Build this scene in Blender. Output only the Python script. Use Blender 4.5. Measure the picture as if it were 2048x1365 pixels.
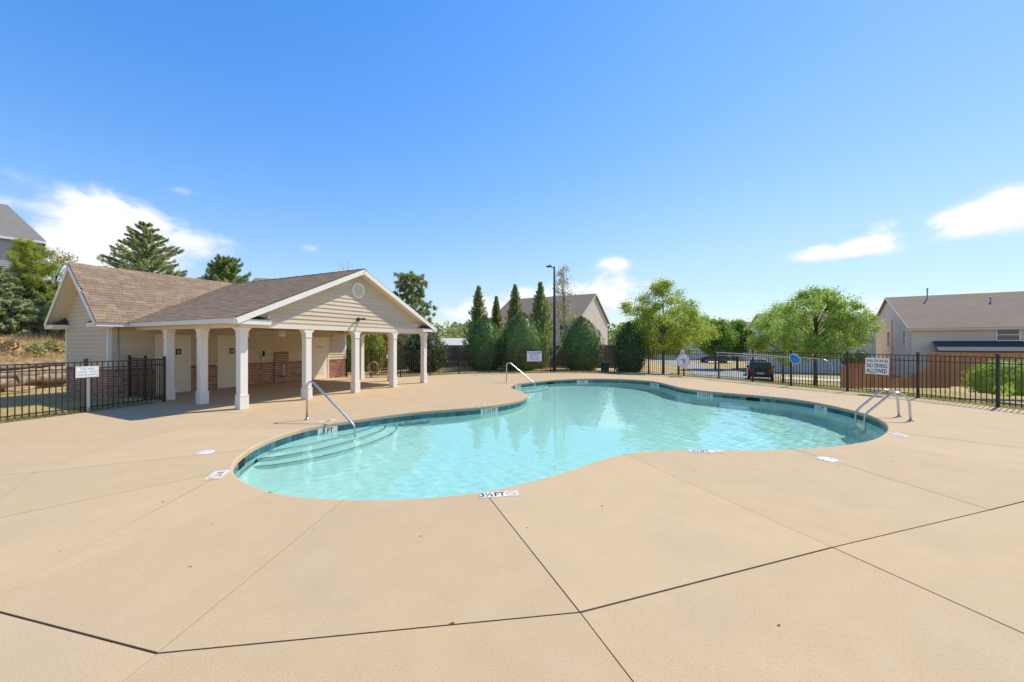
import bpy, bmesh, math, random
import numpy as np
from mathutils import Vector, Matrix, noise as mnoise
from mathutils.geometry import tessellate_polygon

random.seed(7)
sc = bpy.context.scene
for o in list(bpy.data.objects):
    bpy.data.objects.remove(o)
COL = sc.collection
rad = math.radians

# ------------------------------------------------------------------ camera
FPX, CX, HY, CAMH = 775.0, 1024.0, 687.0, 1.8      # photo focal length (px), centre, horizon row, eye height (m)
cam = bpy.data.cameras.new('camera'); camo = bpy.data.objects.new('camera', cam); COL.objects.link(camo)
cam.lens = FPX / 2048 * 36; cam.sensor_width = 36
cam.shift_y = (HY - 682.5) / 2048
cam.clip_start = 0.05; cam.clip_end = 3000
camo.location = (0, 0, CAMH); camo.rotation_euler = (math.pi / 2, 0, 0)
sc.camera = camo

# ------------------------------------------------------------------ sky, sun, exposure
SUN_AZ, SUN_EL = rad(57), rad(52)
SUN_STRENGTH, SKY_STRENGTH, EXPOSURE = 2.4, 0.15, 1.17
world = bpy.data.worlds.new('World'); sc.world = world; world.use_nodes = True
def build_world():
    nt = world.node_tree; N = nt.nodes; L = nt.links
    bg = N['Background']; bg.inputs[1].default_value = SKY_STRENGTH
    sky = N.new('ShaderNodeTexSky'); sky.sky_type = 'NISHITA'; sky.sun_disc = False
    sky.sun_elevation = SUN_EL; sky.sun_rotation = SUN_AZ
    sky.air_density = 1.0; sky.dust_density = 0.05; sky.ozone_density = 2.5
    hs = N.new('ShaderNodeHueSaturation'); hs.inputs['Saturation'].default_value = SKY_SAT; hs.inputs['Value'].default_value = 1.0
    L.new(sky.outputs[0], hs.inputs['Color'])
    bw0 = N.new('ShaderNodeRGBToBW'); L.new(sky.outputs[0], bw0.inputs[0])
    sr = N.new('ShaderNodeMapRange'); sr.inputs['From Min'].default_value = .8; sr.inputs['From Max'].default_value = 5.0; sr.inputs['To Min'].default_value = SKY_SAT; sr.inputs['To Max'].default_value = 1.0
    L.new(bw0.outputs[0], sr.inputs['Value']); L.new(sr.outputs[0], hs.inputs['Saturation'])
    hs.inputs['Hue'].default_value = .504
    bw = N.new('ShaderNodeRGBToBW'); L.new(hs.outputs[0], bw.inputs[0])          # soft shoulder: keeps the bright horizon in range
    tc = N.new('ShaderNodeTexCoord')
    sep = N.new('ShaderNodeSeparateXYZ'); L.new(tc.outputs['Generated'], sep.inputs[0])
    def m(op, a, b=None, c=None, clamp=False):
        n = N.new('ShaderNodeMath'); n.operation = op; n.use_clamp = clamp
        for i, v in enumerate((a, b, c)):
            if v is None: continue
            if isinstance(v, (int, float)): n.inputs[i].default_value = v
            else: L.new(v, n.inputs[i])
        return n.outputs[0]
    az = m('WRAP', m('ARCTAN2', sep.outputs[0], sep.outputs[1]), rad(60), rad(-60))   # cloud groups recur all round the horizon
    el = m('ARCSINE', sep.outputs[2])
    tot = None
    for (px, py, hw, hh, a) in CLOUDS:
        dx = px - CX; a0 = math.atan(dx / FPX); k = math.hypot(FPX, dx); e0 = math.atan((HY - py) / k)
        sa = hw / FPX * math.cos(a0) ** 2; se = hh / k
        u = m('DIVIDE', m('SUBTRACT', az, a0), sa); v = m('DIVIDE', m('SUBTRACT', el, e0), se)
        d2 = m('MULTIPLY_ADD', u, u, m('MULTIPLY', v, v))
        g = m('MULTIPLY', m('EXPONENT', m('MULTIPLY', d2, -1.0)), a)
        tot = g if tot is None else m('ADD', tot, g)
    mp = N.new('ShaderNodeCombineXYZ'); L.new(az, mp.inputs[0]); L.new(m('MULTIPLY', el, 1.6), mp.inputs[1])
    nz = N.new('ShaderNodeTexNoise'); nz.inputs['Scale'].default_value = 13; nz.inputs['Detail'].default_value = 9; nz.inputs['Roughness'].default_value = 0.6
    nz.inputs['Distortion'].default_value = 0.25
    L.new(mp.outputs[0], nz.inputs['Vector'])
    n1 = m('MULTIPLY_ADD', nz.outputs['Fac'], 3.4, -1.2)
    dens = m('MULTIPLY', tot, m('ADD', 0.36, m('MULTIPLY', n1, 0.70)))
    mr = N.new('ShaderNodeMapRange'); mr.interpolation_type = 'SMOOTHSTEP'
    mr.inputs['From Min'].default_value = 0.16; mr.inputs['From Max'].default_value = 0.72; mr.inputs['To Max'].default_value = 0.9
    L.new(dens, mr.inputs['Value'])
    ramp = N.new('ShaderNodeMix'); ramp.data_type = 'RGBA'
    cw = CLOUD_LUM
    ramp.inputs[6].default_value = (cw * .93, cw * .96, cw * 1.0, 1); ramp.inputs[7].default_value = (cw * 1.08, cw * 1.08, cw * 1.08, 1)
    L.new(m('MULTIPLY', dens, 1.1, clamp=True), ramp.inputs[0])
    mx = N.new('ShaderNodeMix'); mx.data_type = 'RGBA'
    sc_ = m('DIVIDE', 1.0, m('MULTIPLY_ADD', bw.outputs[0], SKY_SHOULDER, 1.0))
    vm = N.new('ShaderNodeVectorMath'); vm.operation = 'SCALE'; L.new(hs.outputs[0], vm.inputs[0]); L.new(sc_, vm.inputs['Scale'])
    L.new(mr.outputs[0], mx.inputs[0]); L.new(vm.outputs[0], mx.inputs[6]); L.new(ramp.outputs[2], mx.inputs[7])
    L.new(mx.outputs[2], bg.inputs[0])
SKY_SAT, CLOUD_LUM, SKY_SHOULDER = 1.38, 2.95, .235
CLOUDS = [(190, 420, 75, 42, 1.0), (270, 455, 95, 45, 1.0), (130, 470, 95, 60, .9), (330, 490, 70, 50, .75), (200, 540, 170, 60, .8),
          (30, 352, 65, 24, .45), (0, 400, 60, 14, .35), (368, 385, 46, 12, .48), (622, 496, 28, 12, .42), (455, 500, 80, 34, .42),
          (1985, 425, 95, 38, 1.1), (1900, 450, 60, 28, .9), (2060, 410, 70, 42, 1.0),
          (1640, 507, 75, 17, .9), (1745, 490, 75, 26, .9), (1770, 450, 34, 18, .6),
          (1226, 530, 38, 17, .85), (1190, 580, 75, 38, .9), (1250, 600, 60, 30, .7), (1335, 562, 55, 22, .4),
          (945, 625, 60, 26, .8), (1065, 588, 50, 18, .8), (1010, 620, 80, 30, .7), (1960, 592, 55, 10, .8), (1760, 612, 45, 20, .7), (1430, 600, 60, 14, .25)]
build_world()
sun = bpy.data.lights.new('sun', 'SUN'); sun.energy = SUN_STRENGTH; sun.angle = rad(0.53); sun.color = (1.0, 0.94, 0.82)
suno = bpy.data.objects.new('sun', sun); COL.objects.link(suno)
SUN_DIR = Vector((math.sin(SUN_AZ) * math.cos(SUN_EL), math.cos(SUN_AZ) * math.cos(SUN_EL), math.sin(SUN_EL)))
suno.rotation_euler = SUN_DIR.to_track_quat('Z', 'Y').to_euler(); suno.location = (20, 10, 30)
sun.cycles.is_caustics_light = True
vs = sc.view_settings; vs.view_transform = 'Standard'; vs.look = 'None'; vs.exposure = EXPOSURE; vs.gamma = 1; vs.use_curve_mapping = False
sc.cycles.use_denoising = True; sc.cycles.max_bounces = 12; sc.cycles.diffuse_bounces = 7; sc.cycles.transparent_max_bounces = 16
sc.cycles.sample_clamp_indirect = 6.0

# ------------------------------------------------------------------ helpers
def G(px, py, z=0.0):
    """point of the plane at height z that the photo shows at pixel px, py"""
    Y = FPX * (CAMH - z) / (py - HY)
    return Vector(((px - CX) / FPX * Y, Y, z))
def at(px, py, Y):
    return Vector(((px - CX) / FPX * Y, Y, CAMH - (py - HY) / FPX * Y))

def tag(o, label=None, cat=None, group=None, kind=None):
    if label: o['label'] = label
    if cat: o['category'] = cat
    if group: o['group'] = group
    if kind: o['kind'] = kind
    return o
def empty(name, loc=(0, 0, 0), rz=0.0, label=None, cat=None, group=None, kind=None):
    o = bpy.data.objects.new(name, None); o.empty_display_size = 0.2
    o.location = loc; o.rotation_euler = (0, 0, rz); COL.objects.link(o)
    return tag(o, label, cat, group, kind)
def link(name, me, parent=None, loc=None, rot=None, scale=None):
    o = bpy.data.objects.new(name, me); COL.objects.link(o); o.parent = parent
    if loc is not None: o.location = loc
    if rot is not None: o.rotation_euler = rot
    if scale is not None: o.scale = scale
    return o
def copy_tree(o, parent=None):
    c = o.copy(); COL.objects.link(c); c.parent = parent
    for ch in o.children: copy_tree(ch, c)
    return c

class MB:
    def __init__(s): s.v = []; s.f = []; s.sm = []
    def add(s, vs, fs, smooth=False):
        n = len(s.v); s.v += [tuple(p) for p in vs]; s.f += [tuple(i + n for i in f) for f in fs]; s.sm += [smooth] * len(fs); return s
    def box(s, x0, y0, z0, x1, y1, z1, M=None):
        p = [(x0, y0, z0), (x1, y0, z0), (x1, y1, z0), (x0, y1, z0), (x0, y0, z1), (x1, y0, z1), (x1, y1, z1), (x0, y1, z1)]
        if M is not None: p = [M @ Vector(q) for q in p]
        return s.add(p, [(0, 3, 2, 1), (4, 5, 6, 7), (0, 1, 5, 4), (1, 2, 6, 5), (2, 3, 7, 6), (3, 0, 4, 7)])
    def prism(s, poly, z0, z1, M=None):
        """poly: CCW list of (x, y); extruded in z"""
        n = len(poly); p = [(x, y, z0) for x, y in poly] + [(x, y, z1) for x, y in poly]
        if M is not None: p = [M @ Vector(q) for q in p]
        return s.add(p, [tuple(range(n - 1, -1, -1)), tuple(range(n, 2 * n))] + [(i, (i + 1) % n, n + (i + 1) % n, n + i) for i in range(n)])
    def tube(s, pts, r, seg=8, cap=True, smooth=True):
        pts = [Vector(p) for p in pts]; n = len(pts); rs = r if isinstance(r, (list, tuple)) else [r] * n
        d0 = (pts[1] - pts[0]).normalized(); up = Vector((0, 0, 1)) if abs(d0.z) < .9 else Vector((1, 0, 0))
        a = d0.cross(up).normalized(); vs = []
        for i, p in enumerate(pts):
            d = (pts[min(i + 1, n - 1)] - pts[max(i - 1, 0)]).normalized()
            a = (a - d * a.dot(d)).normalized(); b = d.cross(a)
            for k in range(seg):
                t = 2 * math.pi * k / seg; vs.append(p + (a * math.cos(t) + b * math.sin(t)) * rs[i])
        fs = [(i * seg + k, i * seg + (k + 1) % seg, (i + 1) * seg + (k + 1) % seg, (i + 1) * seg + k) for i in range(n - 1) for k in range(seg)]
        s.add(vs, fs, smooth)
        if cap:
            m = len(s.v) - len(vs)
            s.f += [tuple(m + k for k in range(seg - 1, -1, -1)), tuple(m + (n - 1) * seg + k for k in range(seg))]; s.sm += [False, False]
        return s
    def lathe(s, prof, seg=16, M=None, smooth=True):
        """prof: list of (r, z)"""
        n = len(prof); vs = []
        for r, z in prof:
            for k in range(seg):
                t = 2 * math.pi * k / seg; vs.append((r * math.cos(t), r * math.sin(t), z))
        if M is not None: vs = [M @ Vector(q) for q in vs]
        fs = [(i * seg + k, i * seg + (k + 1) % seg, (i + 1) * seg + (k + 1) % seg, (i + 1) * seg + k) for i in range(n - 1) for k in range(seg)]
        m = len(s.v); s.add(vs, fs, smooth)
        if prof[0][0] > 1e-5: s.f.append(tuple(m + k for k in range(seg - 1, -1, -1))); s.sm.append(False)
        if prof[-1][0] > 1e-5: s.f.append(tuple(m + (n - 1) * seg + k for k in range(seg))); s.sm.append(False)
        return s
    def mesh(s, name, mat):
        me = bpy.data.meshes.new(name); me.from_pydata(s.v, [], s.f)
        me.polygons.foreach_set('use_smooth', s.sm); me.update()
        if mat is not None: me.materials.append(mat)
        return me
    def build(s, name, mat, parent=None, loc=None, rot=None, bevel=0.0):
        o = link(name, s.mesh(name, mat), parent, loc, rot)
        if bevel:
            b = o.modifiers.new('bevel', 'BEVEL'); b.width = bevel; b.segments = 2; b.limit_method = 'ANGLE'; b.angle_limit = rad(40)
        return o

def fast_mesh(name, V, F, mat, smooth=False):
    """V (n,3) float array, F (m,4) or (m,3) int array"""
    me = bpy.data.meshes.new(name); n, (m, k) = len(V), F.shape
    me.vertices.add(n); me.vertices.foreach_set('co', np.ascontiguousarray(V, dtype=np.float32).ravel())
    me.loops.add(m * k); me.loops.foreach_set('vertex_index', np.ascontiguousarray(F, dtype=np.int32).ravel())
    me.polygons.add(m); me.polygons.foreach_set('loop_start', np.arange(0, m * k, k, dtype=np.int32))
    me.polygons.foreach_set('use_smooth', np.full(m, smooth))
    me.update(); me.validate()
    if mat is not None: me.materials.append(mat)
    return me

def pieces(parent, name, mats, unit, mat, cap=300, pw=None):
    """alike pieces: matrices in the parent's space; the cap nearest to the eye become objects, the rest one joined mesh"""
    pw = parent.matrix_basis if pw is None else pw
    eye = Vector((0, 0, CAMH))
    mats = sorted(mats, key=lambda M: ((pw @ M).translation - eye).length)
    for M in mats[:cap]:
        o = link(name, unit, parent); o.matrix_basis = M
    rest = mats[cap:]
    if rest:
        uv = np.array([v.co[:] for v in unit.vertices]); nv = len(uv)
        uf = [tuple(p.vertices) for p in unit.polygons]
        V = np.vstack([uv @ np.array(M.to_3x3()).T + np.array(M.translation) for M in rest])
        me = bpy.data.meshes.new(name + '_field'); me.from_pydata(V.tolist(), [], [tuple(i + k * nv for i in f) for k in range(len(rest)) for f in uf]); me.update()
        me.materials.append(mat)
        tag(link(name + '_field', me, parent), kind='stuff')

# ------------------------------------------------------------------ materials
def material(name, col, rough=.7, var=None, scale=8.0, amt=.35, bump=0.0, bscale=60.0, metal=0.0, island=0.0, spec=None, col3=None, scale3=.5, amt3=.5, coat=0):
    """col mixed with var by noise (scale, amt), big patches of col3, island = random value spread per piece"""
    m = bpy.data.materials.new(name); m.use_nodes = True; nt = m.node_tree; N = nt.nodes; L = nt.links; P = N['Principled BSDF']
    P.inputs['Roughness'].default_value = rough; P.inputs['Metallic'].default_value = metal
    if spec is None and rough >= .55 and not metal: spec = .2
    if spec is not None: P.inputs['Specular IOR Level'].default_value = spec
    if coat: P.inputs['Coat Weight'].default_value = coat; P.inputs['Coat Roughness'].default_value = .08
    P.inputs['Base Color'].default_value = (*col, 1)
    tc = N.new('ShaderNodeTexCoord'); geo = N.new('ShaderNodeNewGeometry'); out = None
    vec = geo.outputs['Position']
    rgb = N.new('ShaderNodeRGB'); rgb.outputs[0].default_value = (*col, 1); out = rgb.outputs[0]
    def mixin(fac, c2):
        nonlocal out
        mx = N.new('ShaderNodeMix'); mx.data_type = 'RGBA'; L.new(fac, mx.inputs[0]); L.new(out, mx.inputs[6]); mx.inputs[7].default_value = (*c2, 1); out = mx.outputs[2]
    def noise_fac(sca, am, lo=.35, hi=.68, detail=6):
        nz = N.new('ShaderNodeTexNoise'); nz.inputs['Scale'].default_value = sca; nz.inputs['Detail'].default_value = detail; nz.inputs['Roughness'].default_value = .6
        L.new(vec, nz.inputs['Vector'])
        mr = N.new('ShaderNodeMapRange'); mr.inputs['From Min'].default_value = lo; mr.inputs['From Max'].default_value = hi; mr.inputs['To Max'].default_value = am
        L.new(nz.outputs['Fac'], mr.inputs['Value']); return mr.outputs[0]
    if var is not None: mixin(noise_fac(scale, amt), var)
    if col3 is not None: mixin(noise_fac(scale3, amt3, .45, .7), col3)
    if island:
        oi = N.new('ShaderNodeObjectInfo')
        ad = N.new('ShaderNodeMath'); ad.operation = 'ADD'; L.new(geo.outputs['Random Per Island'], ad.inputs[0]); L.new(oi.outputs['Random'], ad.inputs[1])
        fr = N.new('ShaderNodeMath'); fr.operation = 'FRACT'; L.new(ad.outputs[0], fr.inputs[0])
        mr = N.new('ShaderNodeMapRange'); mr.inputs['To Min'].default_value = 1 - island; mr.inputs['To Max'].default_value = 1 + island; L.new(fr.outputs[0], mr.inputs['Value'])
        hs = N.new('ShaderNodeHueSaturation'); L.new(out, hs.inputs['Color']); L.new(mr.outputs[0], hs.inputs['Value'])
        m2 = N.new('ShaderNodeMath'); m2.operation = 'MULTIPLY'; m2.inputs[1].default_value = 7.13; L.new(fr.outputs[0], m2.inputs[0])
        f2 = N.new('ShaderNodeMath'); f2.operation = 'FRACT'; L.new(m2.outputs[0], f2.inputs[0])
        mr2 = N.new('ShaderNodeMapRange'); mr2.inputs['To Min'].default_value = .5 - island * .05; mr2.inputs['To Max'].default_value = .5 + island * .05; L.new(f2.outputs[0], mr2.inputs['Value'])
        L.new(mr2.outputs[0], hs.inputs['Hue']); out = hs.outputs[0]
    L.new(out, P.inputs['Base Color'])
    if bump:
        nz = N.new('ShaderNodeTexNoise'); nz.inputs['Scale'].default_value = bscale; nz.inputs['Detail'].default_value = 5; L.new(vec, nz.inputs['Vector'])
        b = N.new('ShaderNodeBump'); b.inputs['Strength'].default_value = bump; b.inputs['Distance'].default_value = .01
        L.new(nz.outputs['Fac'], b.inputs['Height']); L.new(b.outputs[0], P.inputs['Normal'])
    return m
def leaf_material(name, col, tr=.35, island=.35, rough=.5, tip=None):
    m = material(name, col, rough, island=island, var=tip, scale=.9, amt=.8, spec=.15) if tip else material(name, col, rough, island=island, spec=.18)
    nt = m.node_tree; N = nt.nodes; L = nt.links; P = N['Principled BSDF']; O = N['Material Output']
    t = N.new('ShaderNodeBsdfTranslucent'); L.new(P.inputs['Base Color'].links[0].from_socket, t.inputs[0])
    mx = N.new('ShaderNodeMixShader'); mx.inputs[0].default_value = tr; L.new(P.outputs[0], mx.inputs[1]); L.new(t.outputs[0], mx.inputs[2]); L.new(mx.outputs[0], O.inputs[0])
    return m
M = {}
M['concrete'] = material('deck_concrete', (.53, .380, .218), .85, (.492, .350, .196), 3.0, .7, .3, 160, col3=(.48, .36, .222), scale3=.35, amt3=.6, spec=.15, island=.035)
def speckle(m, sc_, dark, amt):
    nt = m.node_tree; N = nt.nodes; L = nt.links; P = N['Principled BSDF']; src = P.inputs['Base Color'].links[0].from_socket
    g = N.new('ShaderNodeNewGeometry'); nz = N.new('ShaderNodeTexNoise'); nz.inputs['Scale'].default_value = sc_; nz.inputs['Detail'].default_value = 3; L.new(g.outputs['Position'], nz.inputs['Vector'])
    mr = N.new('ShaderNodeMapRange'); mr.inputs['From Min'].default_value = .5; mr.inputs['From Max'].default_value = .75; mr.inputs['To Max'].default_value = amt; L.new(nz.outputs['Fac'], mr.inputs['Value'])
    mx = N.new('ShaderNodeMix'); mx.data_type = 'RGBA'; L.new(mr.outputs[0], mx.inputs[0]); L.new(src, mx.inputs[6]); mx.inputs[7].default_value = (*dark, 1); L.new(mx.outputs[2], P.inputs['Base Color'])
speckle(M['concrete'], 90, (.31, .21, .115), .5)
speckle(M['concrete'], .9, (.42, .32, .21), .4)
speckle(M['concrete'], 2.6, (.55, .42, .27), .2)
M['joint'] = material('joint_dirt', (.17, .095, .05), .95, (.08, .045, .025), 20, .8)
M['plaster'] = material('pool_plaster', (.74, .79, .74), .7, (.64, .73, .69), 45, .85, .3, 90)
M['grout'] = material('tile_grout', (.62, .63, .58), .8)
M['tile'] = material('blue_pool_tile', (.03, .115, .135), .18, (.05, .155, .165), 30, .7, island=.45)
M['tile_edge'] = material('step_edge_tile', (.04, .13, .32), .25, island=.2)
M['marker'] = material('depth_marker_tile', (.72, .68, .60), .35, (.60, .55, .46), 20, .5)
M['ink'] = material('black_lettering', (.02, .02, .025), .6)
M['red_ink'] = material('red_symbol', (.62, .10, .07), .6)
M['steel'] = material('stainless_steel', (.62, .60, .56), .28, (.50, .46, .40), 15, .5, metal=1.0)
M['black_metal'] = material('black_powder_coat', (.018, .016, .015), .42)
M['galv'] = material('galvanised_steel', (.42, .43, .44), .45, (.33, .34, .36), 12, .6, metal=.7)
M['white_trim'] = material('white_trim', (.80, .75, .67), .5, (.72, .67, .58), 3, .4)
M['column'] = material('white_vinyl', (.82, .76, .665), .45, (.75, .69, .59), 2.5, .35)
M['siding'] = material('tan_vinyl_siding', (.61, .49, .35), .55, (.565, .455, .325), 2, .5, .08, 40, island=.05)
M['soffit'] = material('cream_soffit', (.74, .645, .50), .6)
M['door'] = material('door_paint', (.80, .71, .57), .5, (.74, .65, .52), 2, .4)
M['brick'] = material('red_brown_brick', (.36, .165, .105), .85, (.22, .10, .07), 14, .6, .4, 120, island=.35)
M['mortar'] = material('mortar', (.80, .66, .50), .95, (.68, .55, .42), 20, .6, .3, 100)
M['shingle'] = material('brown_shingle', (.30, .208, .135), .9, (.215, .148, .098), 6, .7, .5, 220, island=.16)
M['roof_dark'] = material('shingle_edge', (.07, .055, .05), .9)
M['glass'] = material('window_glass', (.04, .06, .06), .06, spec=.8)
M['sign'] = material('sign_board', (.92, .87, .73), .5)
M['sign_white'] = material('sign_white', (.80, .80, .80), .5)
M['navy'] = material('navy_lettering', (.03, .025, .12), .6)
M['purple'] = material('purple_lettering', (.16, .10, .42), .6)
M['green_ink'] = material('green_lettering', (.12, .28, .20), .6)
M['wood'] = material('orange_stained_wood', (.52, .23, .10), .75, (.42, .175, .075), 5, .7, .3, 40, island=.16)
M['wood_grey'] = material('weathered_wood', (.15, .105, .08), .85, (.09, .065, .05), 6, .7, .3, 40, island=.25)
M['bark'] = material('bark', (.16, .115, .08), .95, (.08, .055, .04), 12, .8, .9, 30)
M['bark_pale'] = material('pale_bark', (.42, .38, .33), .9, (.22, .18, .14), 8, .7, .5, 30)
M['log'] = material('log_bark', (.36, .275, .19), .95, (.13, .09, .06), 5, .95, 1.0, 14, island=.2)
M['log_end'] = material('cut_wood', (.34, .22, .12), .9, (.22, .14, .08), 20, .6)
M['asphalt'] = material('grey_road', (.34, .31, .28), .9, (.29, .265, .24), 1.5, .6, .2, 80)
M['sidewalk'] = material('pale_walk', (.56, .52, .45), .9, (.48, .44, .38), 2, .5)
M['lawn'] = material('spring_lawn', (.44, .31, .14), .95, (.29, .26, .075), 1.1, .7, .6, 30, col3=(.48, .33, .16), scale3=.25, amt3=.7)
M['house_tan'] = material('house_siding_tan', (.70, .59, .465), .6, (.65, .545, .43), 1.5, .4)
M['house_grey'] = material('house_siding_grey', (.46, .43, .42), .6, (.41, .385, .38), 1.5, .4)
M['house_pale'] = material('house_siding_pale', (.74, .66, .57), .6)
M['house_roof'] = material('house_shingle', (.255, .185, .125), .9, (.195, .14, .098), 3, .6, .4, 60, col3=(.28, .21, .16), scale3=.4, amt3=.6)
M['house_roof_grey'] = material('house_shingle_grey', (.22, .20, .175), .9, (.17, .15, .13), 3, .6, .4, 60)
M['roof_black'] = material('porch_shingle', (.075, .07, .062), .85, (.10, .095, .085), 5, .5)
M['window_white'] = material('window_vinyl', (.80, .80, .78), .4)
M['green_box'] = material('utility_green', (.02, .075, .05), .5)
M['fan'] = material('fan_enamel', (.66, .58, .46), .5)
M['sign_black'] = material('restroom_sign', (.03, .022, .02), .4)
M['blue_net'] = material('blue_mesh', (.03, .23, .60), .7)
M['ring_white'] = material('lifebuoy_white', (.78, .74, .72), .6, (.66, .62, .60), 8, .4)
M['rubber'] = material('black_rubber', (.02, .02, .02), .8)
M['hose'] = material('tan_hose', (.40, .30, .20), .7, (.32, .23, .15), 6, .5)
M['stone'] = material('red_clay_rock', (.44, .28, .16), .95, (.30, .17, .10), 5, .7, .6, 25)
M['mulch'] = material('mulch_bed', (.20, .12, .085), .98, (.11, .065, .05), 9, .8, .8, 40)
LF = {}
LF['maple'] = leaf_material('maple_leaf', (.38, .49, .08), .55, .35, tip=(.50, .52, .09))
LF['maple2'] = leaf_material('maple_leaf_green', (.34, .49, .095), .55, .35, tip=(.47, .55, .13))
LF['green'] = leaf_material('green_leaf', (.25, .37, .07), .5, .35)
LF['holly'] = leaf_material('holly_leaf', (.13, .185, .05), .28, .85, rough=.45)
LF['arbor'] = leaf_material('arborvitae_spray', (.34, .40, .14), .5, .4)
LF['pine'] = leaf_material('pine_needle', (.32, .36, .13), .45, .35)
LF['pine_b'] = leaf_material('bright_pine_needle', (.40, .45, .08), .45, .3)
LF['cedar'] = leaf_material('blue_cedar_spray', (.44, .48, .24), .48, .35)
LF['cedar_g'] = leaf_material('cedar_spray', (.38, .42, .17), .5, .45)
LF['bush'] = leaf_material('bright_bush_leaf', (.33, .42, .04), .42, .3)
LF['yellow'] = leaf_material('yellow_green_leaf', (.42, .42, .04), .42, .3, tip=(.46, .28, .06))
LF['far'] = leaf_material('distant_leaf', (.30, .36, .12), .38, .3)
LF['birch'] = leaf_material('young_birch_leaf', (.40, .36, .13), .42, .3)
LF['straw'] = leaf_material('straw_blade', (.60, .44, .21), .32, .3)
LF['grass'] = leaf_material('grass_blade', (.36, .34, .10), .38, .35)
LF['red'] = leaf_material('bronze_leaf', (.32, .15, .08), .33, .35)
# ------------------------------------------------------------------ pool outline, deck boundary
POOL_PX = [(461,937),(464,946),(481,960),(509,974),(535,983),(567,991),(614,996),(661,999),(708,1000),(755,999.5),(802,998),(860,995.8),(918,990.7),(965,983.7),
 (1024,973),(1071,961),(1118,947),(1165,932),(1200,919.5),(1247,907.5),(1293,901.6),(1340,899.3),(1420,899),(1500,900),(1580,899),(1650,894),(1695,889),(1732,883),(1753,877),(1770,866),
 (1777,856),(1772,847),(1758,838.5),(1732,828),(1695,818.5),(1643,807),(1590,798.5),(1537,793),(1485,788.6),(1448,785.5),(1405,781.7),(1366,776.5),(1345,771.5),(1322,765.5),(1300,762),
 (1258,758.9),(1212,757.6),(1165,757.6),(1118,759.4),(1094,761),(1071,763.2),(1047.5,765.7),(1029,768.6),(1019.5,772.5),(1024,776.8),(1038,781.4),(1050,785.6),(1056,789.4),(1053.4,793.8),
 (1043,799.2),(1024,804.4),(1000.6,808.6),(977,812),(953.8,814.5),(907,818.2),(860,821.2),(802,827),(755,833),(708,839.6),(661,846.6),(614,854.8),(579,864),(544,876),(516,887.7),(492.5,901.7),(473.8,916)]
def smooth_closed(pts, spacing, rounds=2):
    P = np.array(pts, float)
    n = len(P); out = []
    for i in range(n):                                   # Catmull-Rom
        p0, p1, p2, p3 = P[i - 1], P[i], P[(i + 1) % n], P[(i + 2) % n]
        for t in np.linspace(0, 1, 12, endpoint=False):
            out.append(.5 * ((2 * p1) + (-p0 + p2) * t + (2 * p0 - 5 * p1 + 4 * p2 - p3) * t * t + (-p0 + 3 * p1 - 3 * p2 + p3) * t ** 3))
    def resample(Q, sp):
        Q = np.vstack([Q, Q[:1]]); d = np.r_[0, np.cumsum(np.linalg.norm(np.diff(Q, axis=0), axis=1))]
        k = max(8, int(round(d[-1] / sp))); s = np.linspace(0, d[-1], k, endpoint=False)
        return np.c_[np.interp(s, d, Q[:, 0]), np.interp(s, d, Q[:, 1])]
    Q = resample(np.array(out), .10)
    for _ in range(rounds * 10):
        Q = Q * .5 + (np.roll(Q, 1, 0) + np.roll(Q, -1, 0)) * .25
    return resample(Q, spacing)
POOL = smooth_closed([G(*p)[:2] for p in POOL_PX], .1525)
def area2(P): x, y = P[:, 0], P[:, 1]; return float(np.sum(x * np.roll(y, -1) - np.roll(x, -1) * y))
if area2(POOL) < 0: POOL = POOL[::-1].copy()             # counter-clockwise
def normals(P):
    t = np.roll(P, -1, 0) - np.roll(P, 1, 0); t /= np.linalg.norm(t, axis=1)[:, None]
    return np.c_[t[:, 1], -t[:, 0]]                      # outward for CCW
PN = normals(POOL)
def inside(P, x, y):
    x = np.asarray(x, float); y = np.asarray(y, float); c = np.zeros(np.broadcast(x, y).shape, bool); n = len(P)
    for i in range(n):
        x0, y0 = P[i]; x1, y1 = P[(i + 1) % n]
        if y0 == y1: continue
        k = (y0 > y) != (y1 > y)
        c ^= k & (x < (x1 - x0) * (y - y0) / (y1 - y0) + x0)
    return c
def seg_dist(P, x, y, closed=True):
    x = np.asarray(x, float); y = np.asarray(y, float); best = np.full(x.shape, 1e9)
    n = len(P)
    for i in range(n if closed else n - 1):
        a = P[i]; b = P[(i + 1) % n]; d = b - a; t = np.clip(((x - a[0]) * d[0] + (y - a[1]) * d[1]) / (d @ d), 0, 1)
        best = np.minimum(best, np.hypot(x - a[0] - t * d[0], y - a[1] - t * d[1]))
    return best
ANG = rad(25.8)
O = Vector((-7.42, 10.65, 0)); D1 = Vector((math.sin(ANG), math.cos(ANG), 0)); D2 = Vector((-math.cos(ANG), math.sin(ANG), 0))
def UV(u, v, z=0.0): return O + D1 * u + D2 * v + Vector((0, 0, z))
VW = 5.9                                                  # back wall line of the pavilion
FENCE_POSTS_PX = [(801,754.5),(860,751),(918,748),(979,746.4),(1040,745.8),(1101.6,745.2),(1164,745.3),(1229,746.4),(1297,748.9),(1367.7,752.7),(1437.5,757.8),(1505.6,764),(1582,772),(1695,783),(1836,796),(1996,814)]
FENCE_POSTS = [G(*p) for p in FENCE_POSTS_PX]
FENCE_POSTS += [Vector((14.05, 9.15, 0)), Vector((14.2, 7.3, 0)), Vector((14.25, 5.5, 0))]
LEFT_POSTS = [Vector((-11.95, 6.6, 0)), Vector((-11.62, 8.4, 0)), G(172, 824), G(328, 804)]
LEFT_POSTS[1] = LEFT_POSTS[2] + (LEFT_POSTS[2] - LEFT_POSTS[3]) * 1.0
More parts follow.
